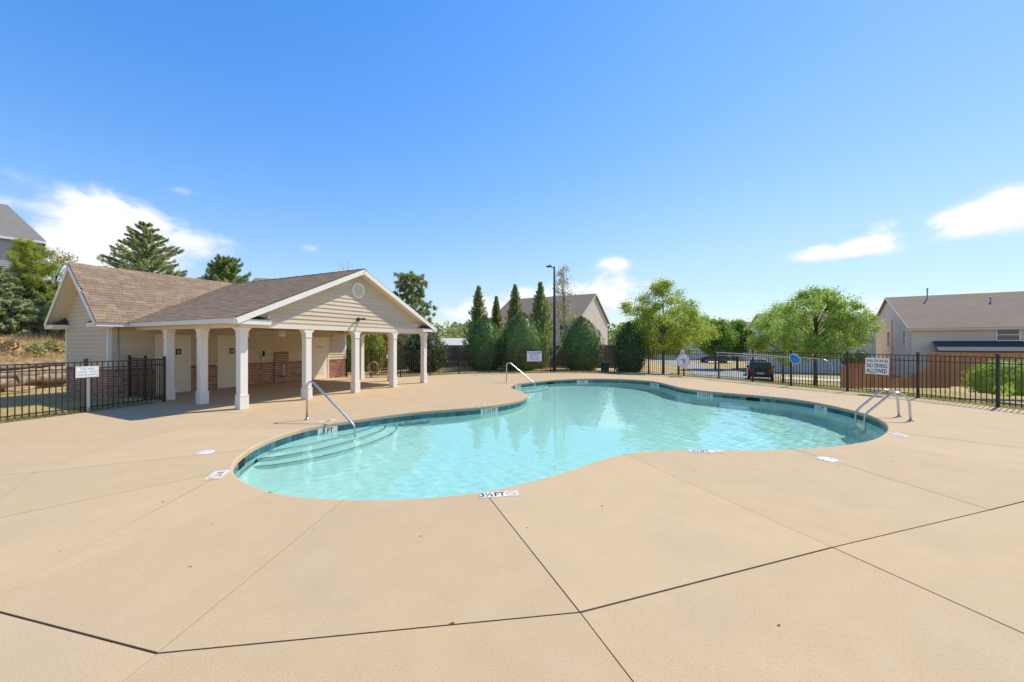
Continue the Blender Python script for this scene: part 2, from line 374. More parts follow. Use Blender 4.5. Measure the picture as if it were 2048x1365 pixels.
LEFT_POSTS[0] = LEFT_POSTS[1] + (LEFT_POSTS[1] - LEFT_POSTS[2]) * 1.0
def off(p, d): return (p[0] + d[0], p[1] + d[1])
BOUND = [(-12.6, -6), (14.2, -6)] + [(p.x - .10, p.y - .02) for p in reversed(FENCE_POSTS[10:])] + [(p.x - .02, p.y - .14) for p in reversed(FENCE_POSTS[:10])]
BOUND += [tuple(UV(8.55, VW + .02)[:2]), tuple(UV(-.55, VW + .02)[:2]), tuple((UV(-.45, 3.4))[:2])] + [(p.x + .12, p.y - .05) for p in reversed(LEFT_POSTS[:3])]
BOUND = np.array(BOUND)

# ------------------------------------------------------------------ terrain
def sst(a, b, x): t = np.clip((x - a) / (b - a), 0, 1); return t * t * (3 - 2 * t)
def terrain_z(x, y, detail=True):
    x = np.asarray(x, float); y = np.asarray(y, float)
    d = seg_dist(BOUND, x, y); ins = inside(BOUND, x, y); s = np.where(ins, -d, d)
    w = sst(3.0, 12.0, x)
    z = -.035 - w * (1.0 * sst(.3, 8.5, s) + .012 * np.clip(s - 8, 0, 60)) - (1 - w) * .12 * sst(1, 9, s)
    xh = np.where(y < 19, -19.9, -19.9 + np.clip(y - 19, 0, 16) * .45)
    t = xh - x
    hill = np.where(t < .7, .85 * sst(-.15, .7, t), .85 + .30 * np.clip(t - .7, 0, 4.5) + .10 * np.clip(t - 5.2, 0, 25))
    z = z + np.where(t > -.15, hill, 0) * sst(-.3, .1, t)
    far = sst(45, 220, np.hypot(x, y)); z = z + far * (2.0 * np.sin(x * .011 + 1) + 1.0)
    return np.where(ins & (d > .35), -.035 - 2.6 * sst(.35, .9, d), z)
def build_ground():
    def axis(lo, hi, fine_lo, fine_hi, fs):
        a = list(np.arange(fine_lo, fine_hi + 1e-6, fs)); st = fs; v = fine_hi
        while v < hi: st *= 1.22; v += st; a.append(v)
        st = fs; v = fine_lo; b = []
        while v > lo: st *= 1.22; v -= st; b.append(v)
        return np.array(b[::-1] + a)
    xs = axis(-900, 900, -26, 30, .34); ys = axis(-60, 1500, -8, 34, .34)
    X, Y = np.meshgrid(xs, ys); Z = terrain_z(X.ravel(), Y.ravel())
    nx, ny = len(xs), len(ys); V = np.c_[X.ravel(), Y.ravel(), Z]
    i, j = np.meshgrid(np.arange(nx - 1), np.arange(ny - 1)); a = (j * nx + i).ravel()
    F = np.c_[a, a + 1, a + nx + 1, a + nx]
    return tag(link('ground', fast_mesh('ground', V, F, M['lawn'], True)), kind='structure')
build_ground()
def sheet(name, poly, mat, lift, step=.5, thick=.0):
    """flat outline laid on the terrain"""
    P = np.array(poly, float); x0, y0 = P.min(0); x1, y1 = P.max(0)
    xs = np.arange(x0, x1 + step, step); ys = np.arange(y0, y1 + step, step)
    bm = bmesh.new(); f = bm.faces.new([bm.verts.new((x, y, 0)) for x, y in P])
    for x in xs[1:-1]: bmesh.ops.bisect_plane(bm, geom=bm.verts[:] + bm.edges[:] + bm.faces[:], plane_co=(x, 0, 0), plane_no=(1, 0, 0))
    for y in ys[1:-1]: bmesh.ops.bisect_plane(bm, geom=bm.verts[:] + bm.edges[:] + bm.faces[:], plane_co=(0, y, 0), plane_no=(0, 1, 0))
    for v in bm.verts: v.co.z = float(terrain_z(np.array([v.co.x]), np.array([v.co.y]))[0]) + lift
    bmesh.ops.recalc_face_normals(bm, faces=bm.faces[:])
    if thick:
        r = bmesh.ops.extrude_face_region(bm, geom=bm.faces[:])
        for v in r['geom']:
            if isinstance(v, bmesh.types.BMVert): v.co.z -= thick
        bmesh.ops.recalc_face_normals(bm, faces=bm.faces[:])
    me = bpy.data.meshes.new(name); bm.to_mesh(me); bm.free(); me.materials.append(mat)
    return tag(link(name, me), kind='structure')
ROAD = [tuple(G(px, py, -1.05)[:2]) for px, py in ((1296, 717.5), (1340, 716), (1405, 724), (1412, 733), (1500, 738), (1540, 747), (1553, 757), (1556, 772), (1535, 790), (1470, 790), (1430, 773), (1392, 752), (1375, 735), (1340, 725))][::-1]
sheet('road', ROAD, M['asphalt'], .03, 1.0)
sheet('sidewalk', [tuple(G(px, py, -1.05)[:2]) for px, py in ((1562, 757.5), (1690, 762.5), (1692, 757.5), (1600, 754), (1560, 752.5))], M['sidewalk'], .05, .6, .05)
sheet('path', [tuple(G(px, py, -.62)[:2]) for px, py in ((1840, 788), (2080, 800), (2080, 790.5), (1960, 785), (1850, 781))], M['asphalt'], .04, .6)
sheet('driveway', [tuple(G(px, py, -1.1)[:2]) for px, py in ((1404, 725), (1470, 722.5), (1460, 719), (1400, 721))], M['sidewalk'], .045, 1.5)
sheet('path', [(9.8, 30), (16, 38), (15.2, 39.4), (8.6, 31)], M['sidewalk'], .05, .6)
tag(sheet('mulch_bed', [(13.8, 15.0), (15.6, 17.2), (19.5, 17.0), (20.2, 15.4), (16.5, 13.6), (14.6, 13.4)], M['mulch'], .05, .4), kind='structure')

# ------------------------------------------------------------------ deck slabs (planar arrangement of the joints)
JW, LW, KW = .015, .010, .0055
JOINTS = [
 (JW, [(-13, 5.0), (-2.06, 2.25), (.455, 2.593), (2.828, 3.419), (5.17, 4.19), (9.5, 5.65), (15, 7.6)]),
 (KW, [(-1.9, 4.9), (-1.93, 4.43), (-2.06, 2.25), (-2.55, -6.4)]),
 (KW, [(-2.8, 5.1), (-2.95, 4.70), (-3.69, 2.796), (-3.78, 2.5)]),
 (KW, [(-3.6, 5.95), (-4.0, 5.51), (-5.28, 4.0), (-6.1, 3.0)]),
 (KW, [(-5.3, 3.75), (-5.86, 4.43), (-6.64, 5.39)]),
 (KW, [(-13, 4.3), (-6.98, 5.28), (-6.64, 5.39), (-4.51, 6.55), (-4.1, 6.77)]),
 (KW, [(-6.64, 5.39), (-7.0, 7.79), (-6.55, 9.9), (-5.73, 11.5), (-5.17, 12.7), (-3.6, 15.5), (-1.9, 18.8), (.6, 21.7), (4, 22.2), (7, 21.0), (9.4, 18.4), (11.1, 15.2), (12, 12), (12.35, 9), (15, 7.9)]),
 (KW, [(-12.6, 8.75), (-9.8, 8.45), (-7.14, 8.12), (-5.49, 8.11), (-3.9, 8.2)]),
 (LW, [(-.45, 5.0), (-.326, 4.68), (.455, 2.593), (3.67, -6.4)]),
 (LW, [(1.7, 6.7), (1.824, 6.31), (2.828, 3.419), (6.2, -6.4)]),
 (KW, [(4.75, 6.9), (4.80, 6.58), (5.17, 4.19), (7.1, -6.4)]),
 (KW, [(6.6, 7.5), (6.77, 7.01), (7.25, 5.4), (7.7, 4.2)]),
 (KW, [(7.4, 8.2), (7.83, 7.7), (8.77, 6.64), (10, 5.2)]),
 (KW, [(8.9, 12.3), (9.3, 12.6), (13.6, 13.9)]),
 (KW, [(3.3, 19.5), (3.4, 19.9), (4.05, 24.6)]),
 (KW, [(-1.2, 10.3), (-1.75, 10.9), (-6.5, 14.8)]),
 (KW, [(-.1, 17.4), (-.6, 17.6), (-4.5, 20.5)]),
 (KW, [(6.4, 16.2), (7.0, 16.7), (10.8, 20.5)]),
 (KW, [(-6.55, 9.9), (-8.9, 10.3), (-12, 11.0)]),
 (KW, [(7.6, 9.7), (9.2, 9.9), (14.6, 10.4)]),
]
def build_deck():
    segs = []
    n = len(POOL)
    for i in range(n): segs.append((tuple(POOL[i]), tuple(POOL[(i + 1) % n]), 0.0, 'pool'))
    nb = len(BOUND)
    for i in range(nb): segs.append((tuple(BOUND[i]), tuple(BOUND[(i + 1) % nb]), 0.0, 'edge'))
    for w, pl in JOINTS:
        for a, b in zip(pl, pl[1:]): segs.append((a, b, w, 'joint'))
    cuts = [[0.0, 1.0] for _ in segs]
    A = [np.array(s[0]) for s in segs]; B = [np.array(s[1]) for s in segs]
    for j in range(len(segs)):
        if segs[j][3] != 'joint': continue
        for i in range(len(segs)):
            if i == j or (segs[i][3] == 'joint' and i > j): continue
            r = B[j] - A[j]; s = B[i] - A[i]; den = r[0] * s[1] - r[1] * s[0]
            if abs(den) < 1e-9: continue
            q = A[i] - A[j]; t = (q[0] * s[1] - q[1] * s[0]) / den; u = (q[0] * r[1] - q[1] * r[0]) / den
            if -1e-7 <= t <= 1 + 1e-7 and -1e-7 <= u <= 1 + 1e-7: cuts[j].append(t); cuts[i].append(u)
    pts = []; edges = {}
    def vid(p):
        for k, q in enumerate(pts):
            if abs(q[0] - p[0]) < 2e-3 and abs(q[1] - p[1]) < 2e-3: return k
        pts.append((float(p[0]), float(p[1]))); return len(pts) - 1
    for k, (a, b, w, ty) in enumerate(segs):
        ts = sorted(set(round(min(max(t, 0), 1), 7) for t in cuts[k]))
        for t0, t1 in zip(ts, ts[1:]):
            p = A[k] + (B[k] - A[k]) * t0; q = A[k] + (B[k] - A[k]) * t1; m = (p + q) / 2
            if ty == 'joint' and (inside(POOL, m[0], m[1]) or not inside(BOUND, m[0], m[1])): continue
            i, j = vid(p), vid(q)
            if i != j and (i, j) not in edges and (j, i) not in edges: edges[(i, j)] = (w, ty)
    while True:                                            # prune loose ends
        deg = {}
        for i, j in edges: deg[i] = deg.get(i, 0) + 1; deg[j] = deg.get(j, 0) + 1
        dead = [e for e in edges if deg[e[0]] < 2 or deg[e[1]] < 2]
        if not dead: break
        for e in dead: del edges[e]
    adj = {}; info = {}
    for (i, j), v in edges.items():
        adj.setdefault(i, []).append(j); adj.setdefault(j, []).append(i); info[(i, j)] = v; info[(j, i)] = v
    for i in adj: adj[i].sort(key=lambda j: math.atan2(pts[j][1] - pts[i][1], pts[j][0] - pts[i][0]))
    seen = set(); faces = []
    for i in adj:
        for j in adj[i]:
            if (i, j) in seen: continue
            loop = []; a, b = i, j
            while (a, b) not in seen:
                seen.add((a, b)); loop.append((a, b)); nb_ = adj[b]; k = nb_.index(a); a, b = b, nb_[(k - 1) % len(nb_)]
            faces.append(loop)
    deck = empty('pool_deck', (0, 0, 0), kind='structure')
    m_in = {}
    for q in range(len(POOL)): m_in[vid(POOL[q])] = q
    cnt = 0
    for loop in faces:
        P = np.array([pts[a] for a, b in loop]); ar = area2(P) / 2
        if ar <= .01: continue
        if all(info[e][1] == 'pool' for e in loop): continue
        m = len(loop); Q = []
        for k in range(m):
            e0 = loop[k - 1]; e1 = loop[k]; d0 = np.array(pts[e0[1]]) - np.array(pts[e0[0]]); d1 = np.array(pts[e1[1]]) - np.array(pts[e1[0]])
            d0 /= np.linalg.norm(d0); d1 /= np.linalg.norm(d1); n0 = np.array((-d0[1], d0[0])); n1 = np.array((-d1[1], d1[0]))
            o0 = info[e0][0] / 2; o1 = info[e1][0] / 2; p = P[k]; den = n0[0] * n1[1] - n0[1] * n1[0]
            if abs(den) < .05: q = p + n0 * max(o0, o1)
            else: q = p + np.array(((o0 * n1[1] - o1 * n0[1]) / den, (n0[0] * o1 - n1[0] * o0) / den))
            nr = np.zeros(2)
            if 'pool' in (info[e0][1], info[e1][1]):
                nn = np.zeros(2)
                if info[e0][1] == 'pool': nn += n0
                if info[e1][1] == 'pool': nn += n1
                nr = nn / max(np.linalg.norm(nn), 1e-6)
            Q.append((q, nr))
        rings = [(.034, 0.0), (.018, -.0035), (.007, -.011), (.0, -.027), (.0, -.085)]
        V = []; F = []
        for o_, z_ in rings: V += [(q[0] + nr[0] * o_, q[1] + nr[1] * o_, z_) for q, nr in Q]
        F.append(tuple(range(m)))
        for r in range(len(rings) - 1): F += [(r * m + k, (r + 1) * m + k, (r + 1) * m + (k + 1) % m, r * m + (k + 1) % m) for k in range(m)]
        V = [(x, y, z + SLAB_DZ[cnt % len(SLAB_DZ)]) for x, y, z in V]
        me = bpy.data.meshes.new('slab'); me.from_pydata(V, [], F); me.update(); me.materials.append(M['concrete'])
        link('slab', me, deck); cnt += 1
    # dirt at the bottom of the joints: a band that stays clear of the pool
    bm = bmesh.new(); N_ = len(POOL)
    P1 = POOL + PN * .05
    mb = MB()
    for w, pl in JOINTS:
        for a, b in zip(pl, pl[1:]):
            a = np.array(a); b = np.array(b); L_ = np.linalg.norm(b - a); d = (b - a) / L_; nn = np.array((-d[1], d[0])) * .03
            k = max(1, int(L_ / .12))
            for t in range(k):
                p = a + d * L_ * t / k; q = a + d * L_ * (t + 1) / k; m_ = (p + q) / 2
                if inside(P1, m_[0], m_[1]) or not inside(BOUND, m_[0], m_[1]): continue
                zz = -.007 - .002 * random.random()
                mb.add([(*(p - nn), zz), (*(q - nn), zz), (*(q + nn), zz), (*(p + nn), zz)], [(0, 1, 2, 3)])
    bm.free()
    tag(mb.build('joint_dirt', M['joint'], deck), kind='stuff')
    return deck
SLAB_DZ = [0.0, -.0015, .001, -.001, .0005, -.002]
deck = build_deck()

# ------------------------------------------------------------------ pool
pool = empty('swimming_pool', (0, 0, 0), kind='structure')
WATER_Z = -.205
def floor_z(x): return -1.0 - .055 * (x + 3.0)
def build_pool():
    n = len(POOL); Wl = POOL + PN * .022
    rings = [(0.0, -.084), (0.0, -.80)]
    V = []; F = []
    for o_, z_ in rings: V += [(x, y, z_) for x, y in (Wl - PN * o_)]
    fz = lambda P, dz: [(x, y, floor_z(x) + dz) for x, y in P]
    for k in range(5):
        t = k / 4 * math.pi / 2; V += fz(Wl - PN * (.25 * (1 - math.cos(t))), .25 * (1 - math.sin(t)))
    R = 7
    for r in range(R - 1): F += [(r * n + k, r * n + (k + 1) % n, (r + 1) * n + (k + 1) % n, (r + 1) * n + k) for k in range(n)]
    last = (R - 1) * n
    tri = tessellate_polygon([[Vector(V[last + k]) for k in range(n)]])
    F += [tuple(last + i for i in t) for t in tri]
    bm = bmesh.new(); vs_ = [bm.verts.new(v) for v in V]
    for f in F:
        try: bm.faces.new([vs_[i] for i in f])
        except ValueError: pass
    for f in bm.faces: f.smooth = len(f.verts) == 4
    bmesh.ops.recalc_face_normals(bm, faces=bm.faces[:])
    me = bpy.data.meshes.new('basin'); bm.to_mesh(me); bm.free(); me.materials.append(M['plaster'])
    b = link('basin', me, pool); b.cycles.is_caustics_receiver = True
    # tile band: grout strip behind, one tile after another in front of it
    mb = MB(); g = POOL + PN * .014
    mb.add([(x, y, -.0855) for x, y in g] + [(x, y, -.238) for x, y in g], [(k, (k + 1) % n, n + (k + 1) % n, n + k) for k in range(n)])
    gr = mb.build('tile_grout', M['grout'], pool); gr.cycles.is_caustics_receiver = True
    unit = MB().box(-.0725, -.004, -.0735, .0725, .004, .0735).mesh('tile', M['tile'])
    pos = []
    for k in range(n):
        a = POOL[k]; b_ = POOL[(k + 1) % n]; m = (a + b_) / 2; nn = PN[k] + PN[(k + 1) % n]; nn /= np.linalg.norm(nn)
        pos.append((k, m, nn, b_ - a))
    skip = set()
    for (px, py, txt, wt) in WALL_MARKS:
        q = np.array(G(px, py)[:2]); k = int(np.argmin(np.linalg.norm(POOL - q, axis=1))); skip |= set((k + i) % n for i in range(-(wt // 2), wt - wt // 2))
        a = POOL[(k - wt // 2) % n]; b_ = POOL[(k + wt - wt // 2) % n]; m = (a + b_) / 2; d = b_ - a; ln = np.linalg.norm(d); nn = np.array((d[1], -d[0])) / ln
        rz = math.atan2(-nn[1], -nn[0]) + math.pi / 2       # text faces the water
        prot = min(float((POOL[(k + i) % n] - m) @ nn) for i in range(-(wt // 2), wt - wt // 2 + 1))
        depth_tile(m + nn * (min(prot, 0.0) + .0), rz, ln - .01, txt, True)
    for (px, py, wt) in SKIMMERS:
        q = np.array(G(px, py)[:2]); k = int(np.argmin(np.linalg.norm(POOL - q, axis=1))); skip |= set((k + i) % n for i in range(-(wt // 2), wt - wt // 2))
        a = POOL[(k - wt // 2) % n]; b_ = POOL[(k + wt - wt // 2) % n]; m = (a + b_) / 2; d = b_ - a; ln = np.linalg.norm(d)
        rz = math.atan2(d[1], d[0]); s = MB(); s.box(-ln / 2 + .01, -.012, -.012 + -.235, ln / 2 - .01, .0, -.09)
        s.build('skimmer_mouth', M['rubber'], pool, (m[0], m[1], 0), (0, 0, rz))
    vis = [p for p in pos if p[0] not in skip]
    vis.sort(key=lambda p: -float(p[2] @ (p[1] / np.linalg.norm(p[1]))))   # walls that face the eye first
    for k, m, nn, d in vis[:300]:
        o = link('tile', unit, pool, (m[0] + nn[0] * .008, m[1] + nn[1] * .008, -.162), (0, 0, math.atan2(d[1], d[0])))
    # water
    st = .042; x0, y0 = POOL.min(0) - .1; x1, y1 = POOL.max(0) + .1
    xs = np.arange(x0, x1 + st, st); ys = np.arange(y0, y1 + st, st); X, Y = np.meshgrid(xs, ys)
    keep = inside(POOL + PN * .07, X, Y)
    Z = np.zeros_like(X); rg = np.random.RandomState(3)
    for _ in range(34):
        lam = rg.choice((rg.uniform(.12, .34), rg.uniform(.14, .26), rg.uniform(.3, .9))); th = rg.uniform(0, 2 * math.pi); ph = rg.uniform(0, 6.28); amp = .0014 * lam ** .95 * rg.uniform(.4, 1)
        wob = .6 * np.sin(X * rg.uniform(.3, 1.1) + Y * rg.uniform(-1, 1) + ph)
        Z += amp * np.sin(2 * math.pi / lam * (X * math.cos(th) + Y * math.sin(th)) + ph + wob)
    Z *= RIPPLE * (.55 + .45 * np.sin(X * .5 + 1.0) * np.sin(Y * .45))
    nx = len(xs); idx = np.arange(X.size).reshape(X.shape)
    kf = keep[:-1, :-1] | keep[1:, :-1] | keep[:-1, 1:] | keep[1:, 1:]
    a = idx[:-1, :-1][kf]; F = np.c_[a, a + 1, a + nx + 1, a + nx]
    used = np.unique(F); remap = np.zeros(X.size, int); remap[used] = np.arange(len(used))
    V = np.c_[X.ravel(), Y.ravel(), Z.ravel() + WATER_Z][used]; F = remap[F]
    wm = bpy.data.materials.new('pool_water'); wm.use_nodes = True; t = wm.node_tree; t.nodes.clear()
    out = t.nodes.new('ShaderNodeOutputMaterial'); gl = t.nodes.new('ShaderNodeBsdfGlass'); gl.inputs['IOR'].default_value = 1.33
    gl.inputs['Roughness'].default_value = 0.0; gl.inputs['Color'].default_value = WATER_TINT
    t.links.new(gl.outputs[0], out.inputs[0])
    w = link('water', fast_mesh('water', V, F, wm, True)); tag(w, kind='structure'); w.cycles.is_caustics_caster = True
RIPPLE = 1.0; WATER_TINT = (.75, .948, .915, 1)
def text(parent, s, size, mat, loc, rot=(0, 0, 0), ext=.0008, align='CENTER', sx=1.0, bold=0.0, name='lettering'):
    c = bpy.data.curves.new(name, 'FONT'); c.body = s; c.size = size; c.align_x = align; c.align_y = 'CENTER'; c.extrude = ext; c.offset = bold; c.resolution_u = 3
    c.materials.append(mat); tmp = bpy.data.objects.new(name, c); me = bpy.data.meshes.new_from_object(tmp); bpy.data.objects.remove(tmp); bpy.data.curves.remove(c)
    if not me.materials: me.materials.append(mat)
    o = bpy.data.objects.new(name, me); COL.objects.link(o); o.parent = parent; o.location = loc; o.rotation_euler = rot; o.scale = (sx, 1, 1); o['kind'] = 'stuff'; return o
DEPTH_SEEN = {}
def depth_tile(p, rz, w, txt, wall, label=None):
    if wall:
        r = empty('depth_marker', (p[0], p[1], -.162), rz, label or WALL_LABELS.pop(0), 'depth marker', 'depth markers on the pool wall')
        MB().box(-w / 2, -.002, -.074, w / 2, .005, .074).build('tile_plate', M['marker'], r)
        text(r, txt, .15, M['ink'], (0, -.0035, 0), (math.pi / 2, 0, 0), sx=.9, bold=.002)
    return r
WALL_MARKS = [(666, 846, '3 FT', 3), (977, 812, '3 1/2 FT', 4), (1036, 767.3, '3 FT', 3), (1167, 757.6, '3 FT', 4), (1313, 763.6, '3 1/2', 4), (1407, 782, '4 1/2 FT', 4), (1643, 807, '5 FT', 3)]
WALL_LABELS = ['white 3 FT depth tile in the blue band above the wide underwater steps', 'white 3 1/2 FT tile in the blue band below the deck bulge',
 'white 3 FT depth tile above the small steps by the far handrail', 'white depth tile in the far wall straight below the tall black lamp post',
 'white depth tile at the bend of the far wall below the lifebuoy', 'white 4 1/2 FT depth tile in the blue band of the far wall', 'white 5 FT depth tile in the blue band near the ladder']
SKIMMERS = [(483, 908, 2), (1512, 790.5, 3), (1103, 760.5, 3)]
build_pool()

# underwater steps
def pool_steps(centre, axis_ang, sizes, label):
    r = empty('pool_steps', (centre[0], centre[1], -1.3), axis_ang, label, 'pool steps')
    for (a, b, z) in sizes:
        pts_ = [(a * math.cos(t) * (abs(math.cos(t)) ** -.12 if abs(math.cos(t)) > 1e-3 else 1), b * math.sin(t)) for t in np.linspace(0, 2 * math.pi, 64, endpoint=False)]
        s = MB().prism(pts_, -.35, z + 1.3).build('step', M['plaster'], r); s.cycles.is_caustics_receiver = True
        inner = [(x * (1 - .03 / a), y * (1 - .03 / b)) for x, y in pts_]; N_ = len(pts_)
        e = MB(); zt = z + 1.3 + .004
        e.add([(x * 1.002, y * 1.002, zt) for x, y in pts_] + [(x, y, zt) for x, y in inner] + [(x * 1.002, y * 1.002, zt - .014) for x, y in pts_],
              [(k, (k + 1) % N_, N_ + (k + 1) % N_, N_ + k) for k in range(N_)] + [(k, 2 * N_ + k, 2 * N_ + (k + 1) % N_, (k + 1) % N_) for k in range(N_)])
        t = e.build('edge_tile', M['tile_edge'], s); t.cycles.is_caustics_receiver = True
    return r
pool_steps((-4.22, 8.55), math.atan2(9.95 - 6.9, -2.9 + 4.5), [(1.50, .52, -.285), (1.72, .84, -.50), (1.95, 1.15, -.73)], 'three curved white underwater steps with dark blue edges below the near handrail')
pool_steps((.42, 17.9), math.atan2(19.0 - 17.0, 1.6), [(1.25, .55, -.285), (1.45, .85, -.50), (1.65, 1.15, -.73)], 'small curved underwater steps at the far handrail')

# deck depth tiles
def deck_tile(px, py, rz, w, h, txt, label, symbol=True, scale=1.0):
    p = G(px, py); r = empty('deck_marker', (p.x, p.y, .004), rz, label, 'depth marker', 'depth markers set in the deck')
    MB().box(-w / 2, -h / 2, -.003, w / 2, h / 2, .0012).build('tile_plate', M['marker'], r)
    text(r, txt, h * 1.02 * scale, M['ink'], (-w * .17 if symbol else 0, -.004, .0016), sx=.80, bold=.003 if scale == 1.0 else .0)
    if symbol:
        s = MB(); c = (w / 2 - h * .52, 0); R = h * .40
        ring = [(c[0] + R * k * math.cos(t), R * k * math.sin(t), .0022) for k in (1, .84) for t in np.linspace(0, 2 * math.pi, 24, endpoint=False)]
        s.add(ring, [(k, (k + 1) % 24, 24 + (k + 1) % 24, 24 + k) for k in range(24)])
        d = Vector((math.cos(rad(-45)), math.sin(rad(-45)), 0)); nrm = Vector((-d.y, d.x, 0)) * R * .07; cc = Vector((c[0], 0, .0026))
        s.add([cc - d * R * .9 - nrm, cc + d * R * .9 - nrm, cc + d * R * .9 + nrm, cc - d * R * .9 + nrm], [(0, 1, 2, 3)])
        s.build('no_diving_symbol', M['red_ink'], r)
    return r
deck_tile(998, 989.5, rad(9.5), .46, .155, '3½FT', 'white 3½FT no-diving tile on the near pool edge, crossed by a joint')
deck_tile(1412, 903.5, rad(-.5), .56, .15, '4½FT', 'worn white 4½FT no-diving tile on the pool edge below the middle of the water')
deck_tile(435.5, 950.5, rad(-72), .37, .185, '3FT', 'white 3FT tile turned sideways beside the round skimmer lid', symbol=True, scale=.62)
deck_tile(1797, 870, rad(72), .37, .18, '5FT', 'white 5FT tile on the deck beside the pool ladder', scale=.62)
deck_tile(655, 842.5, rad(232), .42, .14, '3FT', 'faded white depth tile on the deck edge behind the near handrail', symbol=False)
deck_tile(957, 811.3, rad(196), .42, .14, '3½FT', 'faded white depth tile on the bulge of the deck', symbol=False)
deck_tile(1530, 788, rad(160), .42, .15, '4½FT', 'faded white depth tile on the far deck between pool and black fence', symbol=False)
# skimmer lids
def lid(px, py, label):
    p = G(px, py); r = empty('skimmer_lid', (p.x, p.y, 0), rad(20), label, 'lid', 'round skimmer lids in the deck')
    MB().lathe([(.135, -.01), (.135, .004), (.128, .007), (.0, .0075)], 32).build('cover', M['marker'], r)
    for s in (-1, 1): MB().lathe([(.012, .0072), (.012, .0085), (0, .0085)], 10, Matrix.Translation((.085 * s, 0, 0))).build('finger_hole', M['rubber'], r)
lid(409, 905, 'round white skimmer lid on the deck beside the shallow end')
lid(1654, 919, 'round white skimmer lid crossed by a joint on the near deck')

# main drains on the floor
for (px, py, lab) in ((1458, 853, 'dark square drain grate on the pool floor, the one farther from the near edge'), (1478, 883, 'dark square drain grate on the pool floor, the one nearer to the near edge')):
    p = G(px, py, -.55); r = empty('main_drain', (p.x, p.y, floor_z(p.x) + .004), .3, lab, 'drain', 'drain grates on the pool floor')
    MB().box(-.18, -.18, 0, .18, .18, .012).build('plate', M['plaster'], r)
    for k in range(7): MB().box(-.17, -.165 + k * .05, .0125, .17, -.145 + k * .05, .016).build('slot', M['galv'], r)
# rails and ladder
def arc(c, r, a0, a1, ex, n=8):
    return [Vector(c) + (ex * math.cos(a) + Vector((0, 0, 1)) * math.sin(a)) * r for a in np.linspace(a0, a1, n)]
def handrail(base, end, label, htop=.90, zend=-.62):
    base = Vector((*base, 0)); end = Vector((*end, 0)); d = (end - base); L_ = d.length; ex = d.normalized()
    r = empty('pool_handrail', base, 0, label, 'handrail', 'pool handrails')
    rr = .13; pts_ = [Vector((0, 0, 0)), Vector((0, 0, htop - rr))]
    slope = math.atan2(htop + .02, L_ - .1)
    c = ex * rr + Vector((0, 0, htop - rr)); pts_ += arc(c, rr, math.pi, math.pi / 2 - slope, ex, 9)[1:]
    bend = ex * L_ + Vector((0, 0, -.02)); last = pts_[-1]
    pts_ += [last.lerp(bend, .5), last.lerp(bend, .93), bend + Vector((0, 0, -.02)) + ex * .015, bend + Vector((0, 0, -.10)) + ex * .03, Vector((0, 0, zend)) + ex * (L_ + .035)]
    MB().tube(pts_, .0245, 12).build('rail', M['steel'], r)
    MB().lathe([(.055, .002), (.055, .012), (.05, .03), (.03, .036), (.03, .05), (.025, .052)], 16).build('escutcheon', M['steel'], r)
handrail(G(614, 840)[:2], (-3.52, 8.62), 'stainless steel handrail curving into the near steps')
handrail((-.25, 17.85), (1.02, 17.5), 'stainless steel handrail at the far steps of the pool')
def ladder():
    f1 = Vector((9.48, 9.49, 0)); f2 = Vector((9.23, 8.97, 0)); ex = Vector((-.9, .433, 0)).normalized()
    r = empty('pool_ladder', (f1 + f2) / 2, 0, 'stainless steel pool ladder with two curved rails at the deep end', 'ladder')
    c0 = (f1 + f2) / 2; ends = []
    for f in (f1, f2):
        b = f - c0; H = .66
        prof = [(0, 0), (.012, .18), (.02, .40), (.045, .50), (.10, .585), (.18, .635), (.26, .645), (.33, .615), (.42, .53), (.58, .355), (.74, .175), (.80, .09), (.825, 0.0), (.83, -.25), (.83, -1.15)]
        MB().tube([b + ex * x + Vector((0, 0, z)) for x, z in prof], .0245, 12).build('rail', M['steel'], r)
        MB().lathe([(.06, .002), (.06, .012), (.035, .02), (.03, .035)], 16, Matrix.Translation(b)).build('escutcheon', M['steel'], r)
        ends.append(b + ex * .83)
    for z in (-.28, -.56, -.84):
        a, b = ends; side = (b - a); t = MB(); w = ex * .045
        t.add([a - w + Vector((0, 0, z)), b - w + Vector((0, 0, z)), b + w + Vector((0, 0, z)), a + w + Vector((0, 0, z)), a - w + Vector((0, 0, z + .03)), b - w + Vector((0, 0, z + .03)), b + w + Vector((0, 0, z + .03)), a + w + Vector((0, 0, z + .03))],
              [(0, 3, 2, 1), (4, 5, 6, 7), (0, 1, 5, 4), (1, 2, 6, 5), (2, 3, 7, 6), (3, 0, 4, 7)])
        t.build('tread', M['steel'], r)
ladder()
